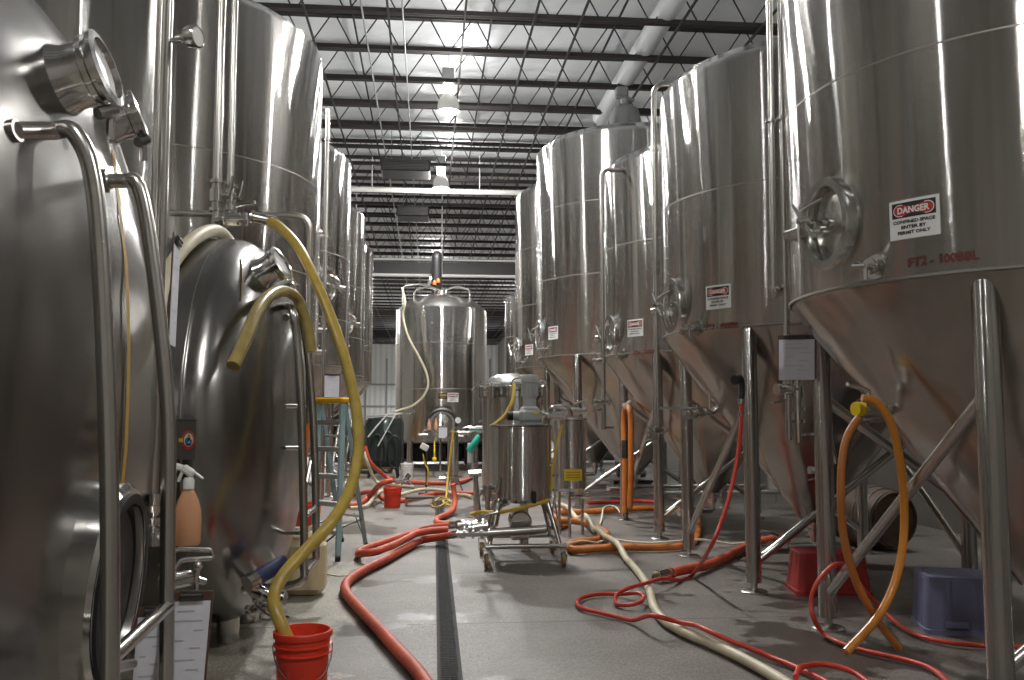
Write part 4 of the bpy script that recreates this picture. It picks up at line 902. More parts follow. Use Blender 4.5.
b = MB(); b.cyl((mx - .18, my - .02, 1.52), (mx - .24, my - .03, 1.52), .045, 12); part('cable_gland', b, BLACK, mo); b = MB(); b.box((mx + .05, my - .125, 1.555), (.06, .006, .03)); part('warning_sticker', b, YEL_KNOB, mo, 'yellow sticker')
b = MB(); b.box((CX + .1, CY - R - .005, .69), (.045, .03, .13), bev=.01); part('sight_strip', b, BLACK, t)
b = MB()
for sx in (-1, 1):
    b.cyl((CX + sx * .36, CY - .38, .21), (CX + sx * .36, CY + .40, .21), .022, 12)
for sy in (-.38, .4): b.cyl((CX - .40, CY + sy, .21), (CX + .42, CY + sy, .21), .024, 12)
part('frame', b, ST_TUBE, t)
for sx in (-1, 1):
    for sy in (-1, 1):
        b = MB(); b.tube([(CX + sx * .36, CY + sy * .36, .21), (CX + sx * .25, CY + sy * .2, .66)], .024, 12); part('leg', b, ST_TUBE, t)
        wx, wy = CX + sx * .39, CY + (-.40 if sy < 0 else .42)
        b = MB(); b.lathe([(0, -.022), (.06, -.022), (.075, -.012), (.075, .012), (.06, .022), (0, .022)], 20, M.Translation((wx, wy, .0765)) @ M.Rotation(pi / 2, 4, 'Y') @ M.Rotation(.0, 4, 'X')); cs = part('caster', b, CASTER, t)
        b = MB(); b.box((wx - .032, wy, .12), (.006, .05, .12)); b.box((wx + .032, wy, .12), (.006, .05, .12)); b.box((wx, wy, .185), (.075, .07, .012)); b.cyl((wx - .035, wy, .0765), (wx + .035, wy, .0765), .012, 8); part('caster_fork', b, ST_LEG, cs)
b = MB(); b.lathe([(0, -.12), (.10, -.12), (.12, -.1), (.12, .1), (.1, .12), (0, .12)], 24, M.Translation((CX - .02, CY - .06, .42)) @ M.Rotation(pi / 2, 4, 'X')); b.cyl((CX - .02, CY - .18, .42), (CX - .02, CY - .2, .42), .08, 20); b.box((CX - .02, CY - .02, .28), (.2, .2, .1), bev=.02); part('pump', b, ST_FIT, t)
pz = .42
b = MB(); e0, e1 = P(488, 533, CY - .42), P(546, 529, CY - .42); b.cyl(e0, e1, .044, 16); b.tube(fillet([e1, e1 + V((.05, .05, .0)), (CX + .22, CY - .1, .62)], .05), .03, 12); b.tube(fillet([(CX - .14, CY, .62), P(498, 505, CY - .35), P(494, 526, CY - .4)], .08), .04, 12); part('outlet_pipe', b, ST_TUBE, t)
b = MB()
for k, px in enumerate((464, 473, 481)): clamp(b, P(px, 532 + .2 * k, CY - .42), (1, 0, 0), .045); 
b.cyl(P(457, 533, CY - .42), e0, .038, 14); valve(b, P(478, 527, CY - .42), (1, 0, .1), .038, (.3, -.1, 1), .2); b.cyl(P(458, 526, CY - .4), P(484, 522, CY - .38), .03, 12); clamp(b, P(463, 525, CY - .4), (1, 0, 0), .036); part('outlet_valve', b, ST_FIT, t)
b = MB(); b.tube(fillet([P(480, 525, CY - .35), P(478, 505, CY - .35), P(475, 474, CY - .35)], .03), .026, 12); b.cyl(P(469, 474, CY - .35), P(481, 473, CY - .35), .036, 12); b.tube(fillet([P(476, 500, CY - .3), P(482, 490, CY - .2), P(492, 487, CY - .0)], .04), .022, 10); valve(b, P(487, 493, CY - .2), (0, 0, 1), .035, (1, -.2, 0), .16); part('side_pipe', b, ST_FIT, t)
b = MB(); b.tube(spline([P(470, 515, CY - .4), P(480, 512, CY - .38), P(500, 512, CY - .37), P(530, 506, CY - .34), P(548, 500, CY - .25)]), .02, 10); part('yellow_hose', b, YELLOW_CORD, t, 'short yellow hose under the vessel')
b = MB(); b.tube(fillet([(CX + .26, CY - .1, 1.0), (CX + .34, CY - .14, 1.0), (CX + .34, CY - .14, .66), (CX + .31, CY - .14, .5)], .04), .012, 8); [clamp(b, (CX + .34, CY - .14, z), (0, 0, 1), .02) for z in (.9, .75)]; b.cyl((CX + .34, CY - .16, .62), (CX + .36, CY - .2, .45), .008, 8); part('level_tube', b, ST_FIT, t)
b = MB(); p = P(547, 422, CY); b.tube(fillet([V((p.x, CY - .1, 1.42)), V((p.x, CY - .1, 1.85)), V((p.x - .08, CY - .1, 1.88))], .06), .018, 10); b.tube(fillet([V((p.x, CY - .1, 1.5)), V((p.x + .02, CY - .12, 1.62)), V((p.x + .22, CY - .1, 1.6)), V((p.x + .25, CY - .1, 1.52))], .05), .02, 10); valve(b, V((p.x + .3, CY - .05, 1.57)), (1, 0, .0), .03, (0, 0, 1), .24); valve(b, V((p.x + .08, CY - .1, 1.52)), (1, 0, 0), .034, (0, 0, 1), .2); part('top_valve', b, ST_FIT, t)
b = MB(); b.tube(spline([P(562, 424, CY - .1), P(557, 445, CY - .12), P(553, 468, CY - .14), P(551, 490, CY - .14)]), .014, 8); part('yellow_tube', b, YELLOW_CORD, t, 'yellow tube down the side')
# domed vessel behind it
DXx = P(512, 440, 10.45).x; DY = 10.45
t = thing('domed_vessel', 'steel vessel with a bolted dome lid close behind the wheeled vessel', 'vessel', (DXx, DY, 0)); R = .345; T = M.Translation((DXx, DY, 0))
b = MB(); b.lathe([(0, .60), (R * .6, .62), (R - .03, .68), (R, .74), (R, 1.74)], 56, T); part('vessel_body', b, ST_SHELL, t)
b = MB(); b.lathe([(R + .03, 1.74), (R + .03, 1.80), (R, 1.80), (R, 1.74)], 56, T); b.lathe([(R + .03, 1.815), (R + .03, 1.845), (R - .01, 1.85), (R - .01, 1.815)], 56, T); fl_ = part('flange', b, ST_FIT, t)
b = MB(); b.lathe([(R, 1.845), (R * .97, 1.875), (R * .8, 1.945), (R * .55, 1.985), (R * .25, 2.005), (0, 2.01)], 56, T); part('dome_lid', b, ST_LEG, t)
for i in range(10):
    a = i * 2 * pi / 10 + .2; x_, y_ = DXx + (R + .035) * cos(a), DY + (R + .035) * sin(a); b = MB(); b.box((x_, y_, 1.79), (.035, .05, .15), M.Rotation(a, 3, 'Z'), .008); b.cyl((x_, y_, 1.72), (x_, y_, 1.89), .012, 8); part('lid_clamp', b, ST_LEG, t)
for i in range(3):
    a = -pi / 2 + i * 2 * pi / 3 + .5; b = MB(); b.cyl((DXx + .28 * cos(a), DY + .28 * sin(a), .02), (DXx + .28 * cos(a), DY + .28 * sin(a), .75), .03, 12); b.disc((DXx + .28 * cos(a), DY + .28 * sin(a), 0), (0, 0, 1), .06, .02, 16); part('leg', b, ST_TUBE, t)
b = MB(); b.tube(spline([P(482, 384, DY), P(477, 386, DY), P(472, 391, DY - .02)]), .012, 8); b.tube(fillet([P(482, 384, DY), (DXx - .2, DY, 1.94)], .05), .014, 8); part('lid_handle', b, ST_FIT, t)
b = MB(); b.tube(spline([P(513, 384, DY - .36), P(514, 390, DY - .42), P(512, 402, DY - .5), P(505, 415, DY - .55), P(495, 424, DY - .58), P(490, 427, DY - .58)]), .022, 10); part('sample_hose', b, YELLOW_HOSE, t, 'short pale yellow hose'); b = MB(); valve(b, P(513, 385, DY - .33), (1, .1, 0), .024, (0, 0, 1), .2); part('lid_valve', b, ST_FIT, t)
# slim lidded canister
SXc = P(570, 440, 11.5).x; SY = 11.5
t = thing('steel_canister', 'slim steel canister with flat lid and a yellow label', 'canister', (SXc, SY, 0)); R = .205; T = M.Translation((SXc, SY, 0))
b = MB(); b.lathe([(0, .55), (R - .03, .56), (R, .6), (R, 1.46)], 40, T); part('canister_body', b, ST_SHELL, t)
b = MB(); b.lathe([(R + .02, 1.46), (R + .025, 1.475), (R + .02, 1.49), (.05, 1.51), (0, 1.51)], 40, T); part('lid', b, ST_FIT, t)
az = atan2(-1, .02); b = MB(); patch(b, -.12, .12, -.07, .07, on_cyl((SXc, SY), R, atan2(-1, .05), P(574, 475, 11.3).z), .004, .003); yl = part('label_plate', b, YEL_KNOB, t, 'yellow label')
b = MB(); mpf = on_cyl((SXc, SY), R, atan2(-1, .05), P(574, 475, 11.3).z); [patch(b, -.09, .09, y_ - .006, y_ + .006, mpf, .0055) for y_ in (.03, .0, -.03)]; part('label_print', b, GOLD, yl)
for i in range(3): a = .3 + i * 2 * pi / 3; b = MB(); b.cyl((SXc + .17 * cos(a), SY + .17 * sin(a), 0), (SXc + .17 * cos(a), SY + .17 * sin(a), .62), .02, 10); part('leg', b, ST_TUBE, t)
b = MB(); b.tube(fillet([(SXc, SY, .56), (SXc, SY, .48), (SXc + .28, SY, .48)], .05), .03, 10); valve(b, (SXc - .25, SY - .1, 1.53), (1, .2, 0), .035, (0, 0, 1), .3); b.cyl((SXc - .15, SY - .08, 1.50), (SXc - .15, SY - .08, 1.53), .05, 10); part('canister_valve', b, ST_FIT, t)

# ------------------------------------------------------------------ buckets, tubs, jug
def bucket(name, label, c, mat, handle=True, r=.151, h=.37):
    t = thing(name, label, 'bucket', c, None); T = M.Translation(V(c))
    b = MB(); b.lathe([(0, .004), (r * .84, 0), (r * .87, .01), (r * .94, h * .66), (r * .945, h * .67), (r * 1.03, h * .675), (r * 1.03, h * .69), (r * .955, h * .70), (r * .965, h * .79), (r * 1.05, h * .795), (r * 1.05, h * .81), (r * .975, h * .82), (r * .985, h * .90), (r * 1.05, h * .91), (r * 1.055, h * .985), (r * 1.03, h), (r * .96, h), (r * .95, h * .97), (r * .83, .015), (0, .012)], 48, T); part('body', b, mat, t, angle=25)
    if handle:
        pts = [V(c) + V((r * 1.06 * cos(a), -r * 1.06 * sin(a) * .8, h * .80 - sin(a) * h * .52)) for a in [pi * i / 16 for i in range(17)]]
        R3 = M.Rotation(.25, 3, 'Z'); pts = [V(c) + R3 @ (p - V(c)) for p in pts]
        b = MB(); b.tube(pts, .0035, 6); part('bail_handle', b, ST_DARK, t)
    return t
bx = P(303, 632, 5.12); bucket('bucket', 'red plastic bucket holding the end of the thick yellow hose', (bx.x, 5.12, 0), RED_PLASTIC)
bx = F(392, 508); bucket('bucket', 'far red plastic bucket standing on the aisle floor', (bx.x, bx.y + .12, 0), RED_PLASTIC, False, .15, .33)
b = MB(); p = F(403, 486, .43) ; 
q = P(401, 480.5, bx.y + .1); t = thing('hose_fitting', 'steel hose fitting lying on top of the far red bucket', 'fitting', q); b.cyl(q + V((-.1, 0, -.02)), q + V((.1, 0, .02)), .05, 12); clamp(b, q, (1, 0, .2), .055); b.cyl(q + V((.08, 0, .02)), q + V((.14, 0, .10)), .04, 12); b.cyl(q + V((.1, 0, 0)), q + V((.16, -.02, -.06)), .035, 12); part('coupling', b, ST_FIT, t)
bx = F(407, 480); bucket('bucket', 'white plastic bucket at the end of the aisle', (bx.x, bx.y + .12, 0), WHITE_PLASTIC, False, .15, .38)
bx = P(322, 505, 9.6)
bucket('bucket', 'red plastic container behind the stepladder feet', (-1.5, 11.6, 0), RED_PLASTIC, False, .17, .42)

# cream jug at the tank foot
jc = F(306, 566) ; jc = V((P(306, 560, 8.0).x, 8.0, 0))
t = thing('jug', 'cream plastic jug on the floor behind the second horizontal tank', 'jug', jc)
b = MB(); b.box(jc + V((0, 0, .24)), (.34, .26, .46), bev=.05); b.box(jc + V((-.02, 0, .49)), (.22, .18, .08), bev=.03); part('jug_body', b, JUG, t)
b = MB(); b.cyl(jc + V((-.08, 0, .52)), jc + V((-.08, 0, .57)), .035, 16); part('cap', b, WHITE_PLASTIC, t)
b = MB(); b.tube(fillet([jc + V((.02, 0, .5)), jc + V((.02, 0, .57)), jc + V((.15, 0, .57)), jc + V((.15, 0, .45))], .04), .015, 8); part('handle', b, JUG, t)

# overturned red crate
def tub(name, label, cat, pc, ax, size, h, mat, ribs=3, lip=.03, taper=.9, recess=False):
    t = thing(name, label, cat, pc); R3 = M.Rotation(ax, 3, 'Z'); L, W_ = size
    W = lambda x, y, z: V(pc) + R3 @ V((x, y, z))
    b = MB(); n = 6
    def ring(l, w_, z, r=.05):
        ps = []
        for sx, sy, a0 in ((1, 1, 0), (-1, 1, pi / 2), (-1, -1, pi), (1, -1, 3 * pi / 2)):
            for i in range(n + 1): a = a0 + pi / 2 * i / n; ps.append(W(sx * (l / 2 - r) + r * cos(a), sy * (w_ / 2 - r) + r * sin(a), z))
        return ps
    prof = [(1 + 2 * lip, 0), (1 + 2 * lip, .03), (1.0, .035), (1 - (1 - taper) * .55, h * .55), (taper, h - .03), (taper - .015, h - .008), (taper - .06, h)]
    if recess: prof += [(taper - .16, h), (taper - .18, h - .012), (taper - .24, h - .012), (taper - .26, h)]
    rings = [ring(L * k, W_ * k, z, .05) for k, z in prof]; m = len(rings[0]); vs = [p for r in rings for p in r]
    fs = [(i * m + j, i * m + (j + 1) % m, (i + 1) * m + (j + 1) % m, (i + 1) * m + j) for i in range(len(rings) - 1) for j in range(m)]
    fs += [tuple((len(rings) - 1) * m + j for j in range(m)), tuple(range(m - 1, -1, -1))]
    b.add(vs, fs); part('tub_body', b, mat, t, angle=30)
    b = MB()
    for s in (-1, 1):
        for k in range(ribs):
            b = MB(); y_ = (k - (ribs - 1) / 2) * W_ * .34; b.box(W(s * L * (.5 - .02 - (1 - taper) * .25), y_, h * .5), (.03, .035, h * .86), R3 @ M.Rotation(-s * atan2((1 - taper) * L * .5, h), 3, 'Y'), .006); part('rib', b, mat, t); b = MB()
            x_ = (k - (ribs - 1) / 2) * L * .34; b.box(W(x_, s * W_ * (.5 - .02 - (1 - taper) * .25), h * .5), (.035, .03, h * .86), R3 @ M.Rotation(s * atan2((1 - taper) * W_ * .5, h), 3, 'X'), .006); part('rib', b, mat, t)
    b = MB(); b.box(W(-L * .1, -W_ * .5 - .012, .07), (.16, .03, .05), R3, .01); part('latch_handle', b, mat, t)
    return t
rc = (F(830, 590) + V((.05, .25, 0))); tub('red_crate', 'upturned red plastic tub on the floor behind the near fermenter leg', 'tub', (3.50, 7.75, 0), -.15, (.62, .46), .35, DULL_RED, 2)
tub('blue_tote', 'blue grey plastic tote with lid, upturned under the nearest fermenter', 'tote', (3.80, 6.32, 0), -.28, (.49, .44), .40, BLUE_PLASTIC, 2, .02, .93, True)

# oak barrel lying on its side
ax = V((.24, -.97, 0)).normalized(); bc = P(896, 519, 9.75) - ax * .45; bc.z = .362
t = thing('barrel', 'dark oak barrel lying on its side by the wall under the fermenters', 'barrel', (bc.x, bc.y, 0)); m4 = M.Translation(bc) @ frame(ax).to_4x4()
b = MB(); b.lathe([(0, -.42), (.27, -.42), (.28, -.45), (.30, -.45)] + [(.30 + .055 * cos(pi / 2 * k / 5), .45 * k / 5) for k in range(-5, 6)] + [(.30, .45), (.28, .45), (.27, .42), (0, .42)], 40, m4); part('staves', b, OAK, t)
for z in (-.40, -.28, -.14, .14, .28, .40):
    r = .30 + .055 * cos(pi / 2 * z / .45); b = MB(); b.lathe([(r - .004, z - .02), (r + .005, z - .018), (r + .005, z + .018), (r - .004, z + .02)], 40, m4); part('hoop', b, HOOP, t)

# ------------------------------------------------------------------ stepladder
f1, f2 = V((-.93, 9.72, 0)), V((-1.24, 10.12, 0)); dv = V((.22, 1.04, 0)); cap = V((0, 0, 1.72))
t = thing('stepladder', 'blue fibreglass stepladder with yellow top cap', 'ladder', f1)
tl, tr = P(319, 402, 10.15), P(343, 402, 9.98); tl.z = tr.z = 1.66
mid = (tl + tr) / 2
for p0, p1 in ((f1, tr), (f2, tl)):
    b = MB(); d = (p1 - p0); R3 = frame(d.normalized(), V((.6, .8, 0))); b.box((p0 + p1) / 2 + V((0, 0, 0)), (.026, .075, d.length), R3, .004); rl = part('front_rail', b, LADDER_BLUE, t); b = MB(); b.box(p0 + V((0, 0, .03)), (.05, .09, .06), None, .01); part('foot', b, BLACK, rl)
for i in range(5):
    k = .18 + i * .175; a, c = f1.lerp(tr, k), f2.lerp(tl, k); b = MB(); d = c - a; an = atan2(d.y, d.x); b.box((a + c) / 2, (d.length - .02, .085, .025), M.Rotation(an, 3, 'Z'), .004); b.box((a + c) / 2 + V((0, 0, -.025)), (d.length - .02, .02, .03), M.Rotation(an, 3, 'Z')); part('step', b, ALU, t)
r1, r2 = f1 + dv, f2 + dv
for p0, p1 in ((r1, tr + V((.02, .06, -.02))), (r2, tl + V((.02, .06, -.02)))):
    b = MB(); d = p1 - p0; b.box((p0 + p1) / 2, (.022, .055, d.length), frame(d.normalized(), V((.6, .8, 0))), .004); rl = part('rear_rail', b, LADDER_BLUE, t); b = MB(); b.box(p0 + V((0, 0, .025)), (.045, .07, .05), None, .01); part('foot', b, BLACK, rl)
for k in (.22, .5, .78): b = MB(); b.cyl(r1.lerp(tr, k), r2.lerp(tl, k), .014, 8); part('rear_brace', b, ALU, t)
b = MB(); b.cyl(f1.lerp(tr, .2), r1.lerp(tr, .2), .009, 8); b.cyl(f2.lerp(tl, .2), r2.lerp(tl, .2), .009, 8); b.cyl(f1.lerp(tr, .18), f2.lerp(tl, .02), .009, 6); b.cyl(r1.lerp(tr, .05), r1.lerp(r2, .5) + V((-.0, 0, .36)), .009, 6); part('spreader', b, ST_DARK, t)
d = tl - tr; b = MB(); b.box(mid + V((0, .02, .03)), (d.length + .10, .16, .06), M.Rotation(atan2(d.y, d.x), 3, 'Z'), .015); part('top_cap', b, LADDER_YEL, t)

# ------------------------------------------------------------------ clipboards, bottle, plate, glove and small things
def clipboard(label, p, u, v, w_=.235, h_=.32, sheets=True, lines=True):
    p, u, v = V(p), V(u).normalized(), V(v).normalized(); n = u.cross(v).normalized(); mapf = lambda x, y, o: p + u * x + v * y + n * o
    t = thing('clipboard', label, 'clipboard', p)
    b = MB(); patch(b, -w_ / 2, w_ / 2, -h_ / 2, h_ / 2, mapf, .002, .005, 1); part('board', b, BROWN_BOARD, t)
    if sheets:
        b = MB(); patch(b, -w_ * .47, w_ * .45, -h_ * .52, h_ * .40, mapf, .006, .003, 4); sh = part('paper_sheets', b, PAPER, t)
        b = MB()
        for k, (x0, x1, y_) in enumerate(((-.3, .1, .30), (-.34, .3, .2), (.1, .34, .1), (-.3, -.1, 0), (.05, .3, -.08), (-.3, .2, -.2), (.0, .3, -.3))): patch(b, w_ * x0, w_ * x1, h_ * y_ - .002, h_ * y_ + .002, mapf, .0075, 0, 1)
        part('form_lettering', b, GREY_PAINT, sh)
    b = MB(); R3 = M((u, v, n)).transposed(); b.box(p + v * h_ * .46 + n * .012, (w_ * .55, .035, .014), R3, .004); b.cyl(p + v * h_ * .47 + n * .018 - u * w_ * .25, p + v * h_ * .47 + n * .018 + u * w_ * .25, .007, 8); part('clip', b, ST_DARK, t)
    return t
clipboard('clipboard with white sheets hanging from the valve pipe beside the nearest fermenter', P(797, 357, 6.34), (.93, -.36, 0), (.02, -.02, 1), .27, .32)
c1 = P(188, 640, 3.2); clipboard('clipboard with a form, hanging on the closest tank rail beside the pipe', c1, (.96, .1, 0), (.05, .05, 1), .14, .32)
c2 = P(140, 652, 3.0); clipboard('clipboard with a form, half hidden behind the bent rail pipes', P(149, 656, 3.21), (.96, .1, 0), (.04, .05, 1), .095, .32)
clipboard('small clipboard with a white sheet above the stepladder', P(332, 385, 12.63), (.95, .3, 0), (0, 0, 1), .22, .32)
t = clipboard('clipboard hanging edge-on between the two horizontal tanks', P(174, 290, 4.3), (-.147, 1, 0), (.02, 0, 1), .24, .50)
clipboard('small clipboard hanging on the manway of the central tank', P(443, 432, 24.0), (1, 0, 0), (0, 0, 1), .24, .30)

# spray bottle hooked on the tube valve
sp = P(187, 545, 3.3)
t = thing('spray_bottle', 'spray bottle of orange cleaner hooked beside the tank valve', 'bottle', sp)
b = MB(); b.lathe([(0, 0), (.040, 0), (.046, .008), (.047, .08), (.045, .12), (.036, .155), (.022, .185), (.016, .20), (0, .2)], 28, M.Translation(sp) @ M.Diagonal((1, .7, 1, 1))); part('bottle', b, SPRAY, t)
b = MB(); b.lathe([(0, .195), (.019, .195), (.019, .225), (.014, .235), (.0, .235)], 20, M.Translation(sp)); R3 = M.Rotation(-.35, 3, 'Y'); 
b.box(sp + V((-.004, 0, .258)), (.05, .024, .03), M.Rotation(.6, 3, 'Y'), .008); b.box(sp + V((.032, 0, .243)), (.045, .012, .008), M.Rotation(.65, 3, 'Y'), .003); b.box(sp + V((-.036, 0, .272)), (.03, .02, .022), M.Rotation(.3, 3, 'Y'), .005); b.box(sp + V((-.028, 0, .243)), (.01, .014, .05), M.Rotation(.35, 3, 'Y'), .003); part('trigger_head', b, WHITE_PLASTIC, t)
b = MB(); b.cyl(sp + V((-.045, .0, .262)), sp + V((-.10, .03, .262)), .014, 12); b.cyl(sp + V((-.06, .0, .245)), sp + V((-.07, .0, .28)), .01, 8); part('hook_fitting', b, ST_FIT, t)
# acrylic plate with a round red badge
pc = P(186, 440, 3.38); u = V((.86, -.5, 0)).normalized(); v = V((0, 0, 1)); n = u.cross(v); mapf = lambda x, y, o: pc + u * x + v * y + n * o
t = thing('badge_plate', 'clear plate with a round red badge above the spray bottle', 'plate', pc)
b = MB(); patch(b, -.05, .05, -.07, .075, mapf, .0, .004, 1); part('plate', b, plain('smoky_acrylic', (.10, .095, .09), .15, coat=.5), t)
b = MB(); b.tube([mapf(-.05, .075, 0), mapf(.05, .075, 0), mapf(.05, -.07, 0)], .003, 6); part('plate_edge', b, ST_FIT, t)
b = MB(); oval(b, .012, .0, .034, .036, mapf, .0015); bd = part('badge', b, plain('badge_red', (.42, .04, .02), .4), t, 'round red badge')
b = MB(); oval(b, .014, .0, .022, .024, mapf, .0022); part('badge_centre', b, SIGN_WHITE, bd)
b = MB(); oval(b, .006, -.004, .009, .012, mapf, .0028); oval(b, .026, -.006, .006, .010, mapf, .0028); part('badge_blue', b, BLUE_PRINT, bd)
b = MB(); oval(b, .016, .008, .007, .012, mapf, .003); patch(b, .004, .026, -.02, -.012, mapf, .003, 0, 1); part('badge_dark', b, SIGN_BLACK, bd)
b = MB(); patch(b, -.032, -.012, -.008, .006, mapf, .0028, 0, 1); oval(b, .016, .012, .004, .004, mapf, .0035, 12); part('badge_yellow', b, YELLOW_PRINT, bd)
b = MB()
for i in range(14):
    a = radians(200 - i * 17); x_, y_ = .013 + .028 * cos(a), .029 * sin(a); patch(b, x_ - .002, x_ + .002, y_ - .003, y_ + .003, mapf, .0026, 0, 1)
part('badge_lettering', b, GOLD, bd)

# ------------------------------------------------------------------ things at the far end of the aisle
t = thing('filter_housing', 'narrow upright steel filter housing in front of the central tank', 'filter', P(453, 455, 17.9)); c = P(453, 455, 17.9); zt_, zb_ = P(453, 432, 17.9).z, .2
b = MB(); b.lathe([(0, zb_), (.10, zb_), (.11, zb_ + .03), (.11, zt_ - .06), (.10, zt_), (.05, zt_ + .03), (0, zt_ + .03)], 28, M.Translation((c.x, c.y, 0))); part('housing_body', b, ST_SHELL, t)
b = MB(); [clamp(b, (c.x, c.y, z), (0, 0, 1), .10) for z in (zb_ + .1, zt_ - .1)]; valve(b, (c.x + .2, c.y, zt_ - .02), (1, 0, 0), .035, (0, 0, 1), .24); valve(b, (c.x - .16, c.y, zb_ + .06), (1, 0, 0), .035, (0, 0, 1), .2); part('housing_valve', b, ST_FIT, t)
for i in range(3): a = i * 2 * pi / 3; b = MB(); b.cyl((c.x + .2 * cos(a), c.y + .2 * sin(a), 0), (c.x + .08 * cos(a), c.y + .08 * sin(a), zb_ + .1), .016, 8); part('leg', b, ST_TUBE, t)
c = P(425, 448, 17.5); t = thing('control_stand', 'small white control box tilted on a thin stand', 'control box', (c.x, c.y, 0))
b = MB(); b.box(P(424.5, 447, 17.5), (.16, .10, .12), M.Rotation(.5, 3, 'Y'), .015); part('box_housing', b, WHITE_PLASTIC, t)
b = MB(); b.cyl((c.x + .03, c.y, 0), (c.x + .03, c.y, P(425, 452, 17.5).z), .018, 8); b.box((c.x + .03, c.y, .015), (.3, .3, .03)); part('stand', b, ST_DARK, t)
b = MB(); b.tube(spline([P(423, 454, 17.45), P(425, 464, 17.45), P(428, 470, 17.4), P(427, 485, 17.4)]), .014, 8); part('cable', b, YELLOW_CORD, t, 'yellow cable')
c = F(420, 506); t = thing('low_cart', 'low flat steel cart beside the far red bucket', 'cart', c)
b = MB(); b.box(c + V((0, .1, .14)), (.5, .26, .035), None, .01); part('deck', b, ST_DARK, t)
for sx in (-.22, .22):
    for sy in (0, .2): b = MB(); b.cyl(c + V((sx, sy, 0)), c + V((sx, sy, .13)), .02, 8); part('leg', b, ST_TUBE, t)
# machine with hoses at the far left of the tank
c = V((P(384, 450, 22.3).x, 22.3, 0)); t = thing('filter_machine', 'grey green filter machine draped with black hoses beside the central tank', 'machine', c)
b = MB(); b.lathe([(0, .25), (.34, .25), (.48, .4), (.48, 1.3), (.42, 1.42), (0, 1.46)], 32, M.Translation(c) @ M.Diagonal((1, .8, 1, 1))); part('machine_body', b, GREEN_MACHINE, t)
b = MB(); b.box(c + V((.0, 0, 1.50)), (.9, .5, .05), M.Rotation(-.08, 3, 'Y'), .01); part('top_plate', b, ALU, t)
for k, (x_, r) in enumerate(((-.15, .26), (.1, .3), (.28, .24))): b = MB(); b.tube([c + V((x_ + r * .7 * cos(a), -.42 - .03 * k, .62 + r * 1.6 * sin(a))) for a in [2 * pi * i / 24 for i in range(24)]], .022, 8, closed=True); part('hose_coil', b, BLACK, t)
for sx in (-.35, .35): b = MB(); b.cyl(c + V((sx, -.3, 0)), c + V((sx * .8, -.3, .4)), .03, 8); b.cyl(c + V((sx, .3, 0)), c + V((sx * .8, .3, .4)), .03, 8); part('stand_leg', b, ST_DARK, t)
b = MB(); b.tube(spline([P(368, 437, 21.8), P(377, 426, 21.8), P(390, 411, 21.8)]), .018, 8); b.tube(spline([P(378, 446, 21.8), P(388, 428, 21.8), P(396, 413, 21.8)]), .016, 8); part('lift_arm', b, WHITE_PLASTIC, t)
# pale hose on the central tank
hose('vent_hose', [P(402, 288, 24.6)] + ypts([(405, 302, 24.0), (403, 316, 24.0), (408, 336, 23.9), (418, 355, 23.85), (426, 372, 23.85), (428, 386, 23.85), (422, 398, 23.85), (412, 406, 23.85), (400, 410, 23.85), (394, 412, 23.2)]), .03, CREAM_HOSE, 'thin pale hose hanging in a curve across the central tank')
b = MB(); b.ball(P(434.5, 459.3, 22.5), .06); b.cyl(P(434.5, 459, 22.5), V((P(434.5, 459, 22.5).x, 22.5, P(434.5, 452, 22.5).z)) , .02, 8); b.cyl(P(434.5, 452, 22.5), P(434.5, 440, 24.6), .02, 8); part('drain_knob', b, YEL_KNOB, gt, 'yellow knob under the tank')
for px, lab in ((429, 'amber sample bottle on the side of the manway without the gauge, first'), (436, 'amber sample bottle nearer the middle of the manway')):
    c = P(px, 426, 24.05); b = MB(); b.lathe([(0, -.1), (.05, -.1), (.055, -.06), (.05, .06), (.02, .12), (.02, .2), (0, .2)], 14, M.Translation(c)); part('sample_bottle', b, SPRAY, gt, 'amber bottle')
# teal glove on a pipe stand
c = P(489, 445, 13.4); t = thing('pipe_stand', 'upright pipe stand with a grey box beside the domed vessel', 'stand', (c.x, c.y, 0))
b = MB(); q = P(476, 430, 13.6); b.cyl((q.x, 13.6, .02), (q.x, 13.6, P(476, 428, 13.6).z), .035, 12); b.disc((q.x, 13.6, 0), (0, 0, 1), .16, .02, 20); part('post', b, ST_TUBE, t)
b = MB(); valve(b, (q.x + .05, 13.6, P(476, 429, 13.6).z), (1, 0, 0), .04, (0, 0, 1), .3); part('post_valve', b, ST_FIT, t)
b = MB(); b.box(P(470.5, 453, 13.6), (.09, .1, .3), None, .01); b.cyl(P(470.5, 450, 13.6), (q.x, 13.6, P(470, 450, 13.6).z), .02, 8); part('switch_box', b, GREY_PAINT, t)
g = P(475, 442, 13.5); t = thing('rubber_glove', 'teal rubber glove hung on the pipe stand', 'glove', g)
b = MB(); b.tube(spline([g + V((.06, -.02, .10)), g + V((0, -.03, 0)), g + V((-.07, -.03, -.09))]), [.03 + .02 * sin(i / 14 * pi) for i in range(15)], 12); part('cuff', b, TEAL, t)
for i, (dx, dz) in enumerate(((-.11, -.14), (-.13, -.10), (-.08, -.16), (.03, -.08), (-.05, -.17))): b = MB(); b.tube([g + V((-.05, -.03, -.06)), g + V((-.05 + (dx + .05) * .6, -.04, -.06 + (dz + .06) * .6)), g + V((dx, -.03, dz))], [.018, .016, .01], 8); part('finger', b, TEAL, t)
b = MB(); c = P(486, 440, 13.38); b.tube(spline([c + V((-.08, 0, .1)), c, c + V((.07, 0, .07)), c + V((.1, 0, -.05))]), .035, 10); solo('black_glove', b, BLACK, 'dark glove hung next to the teal glove', 'glove')
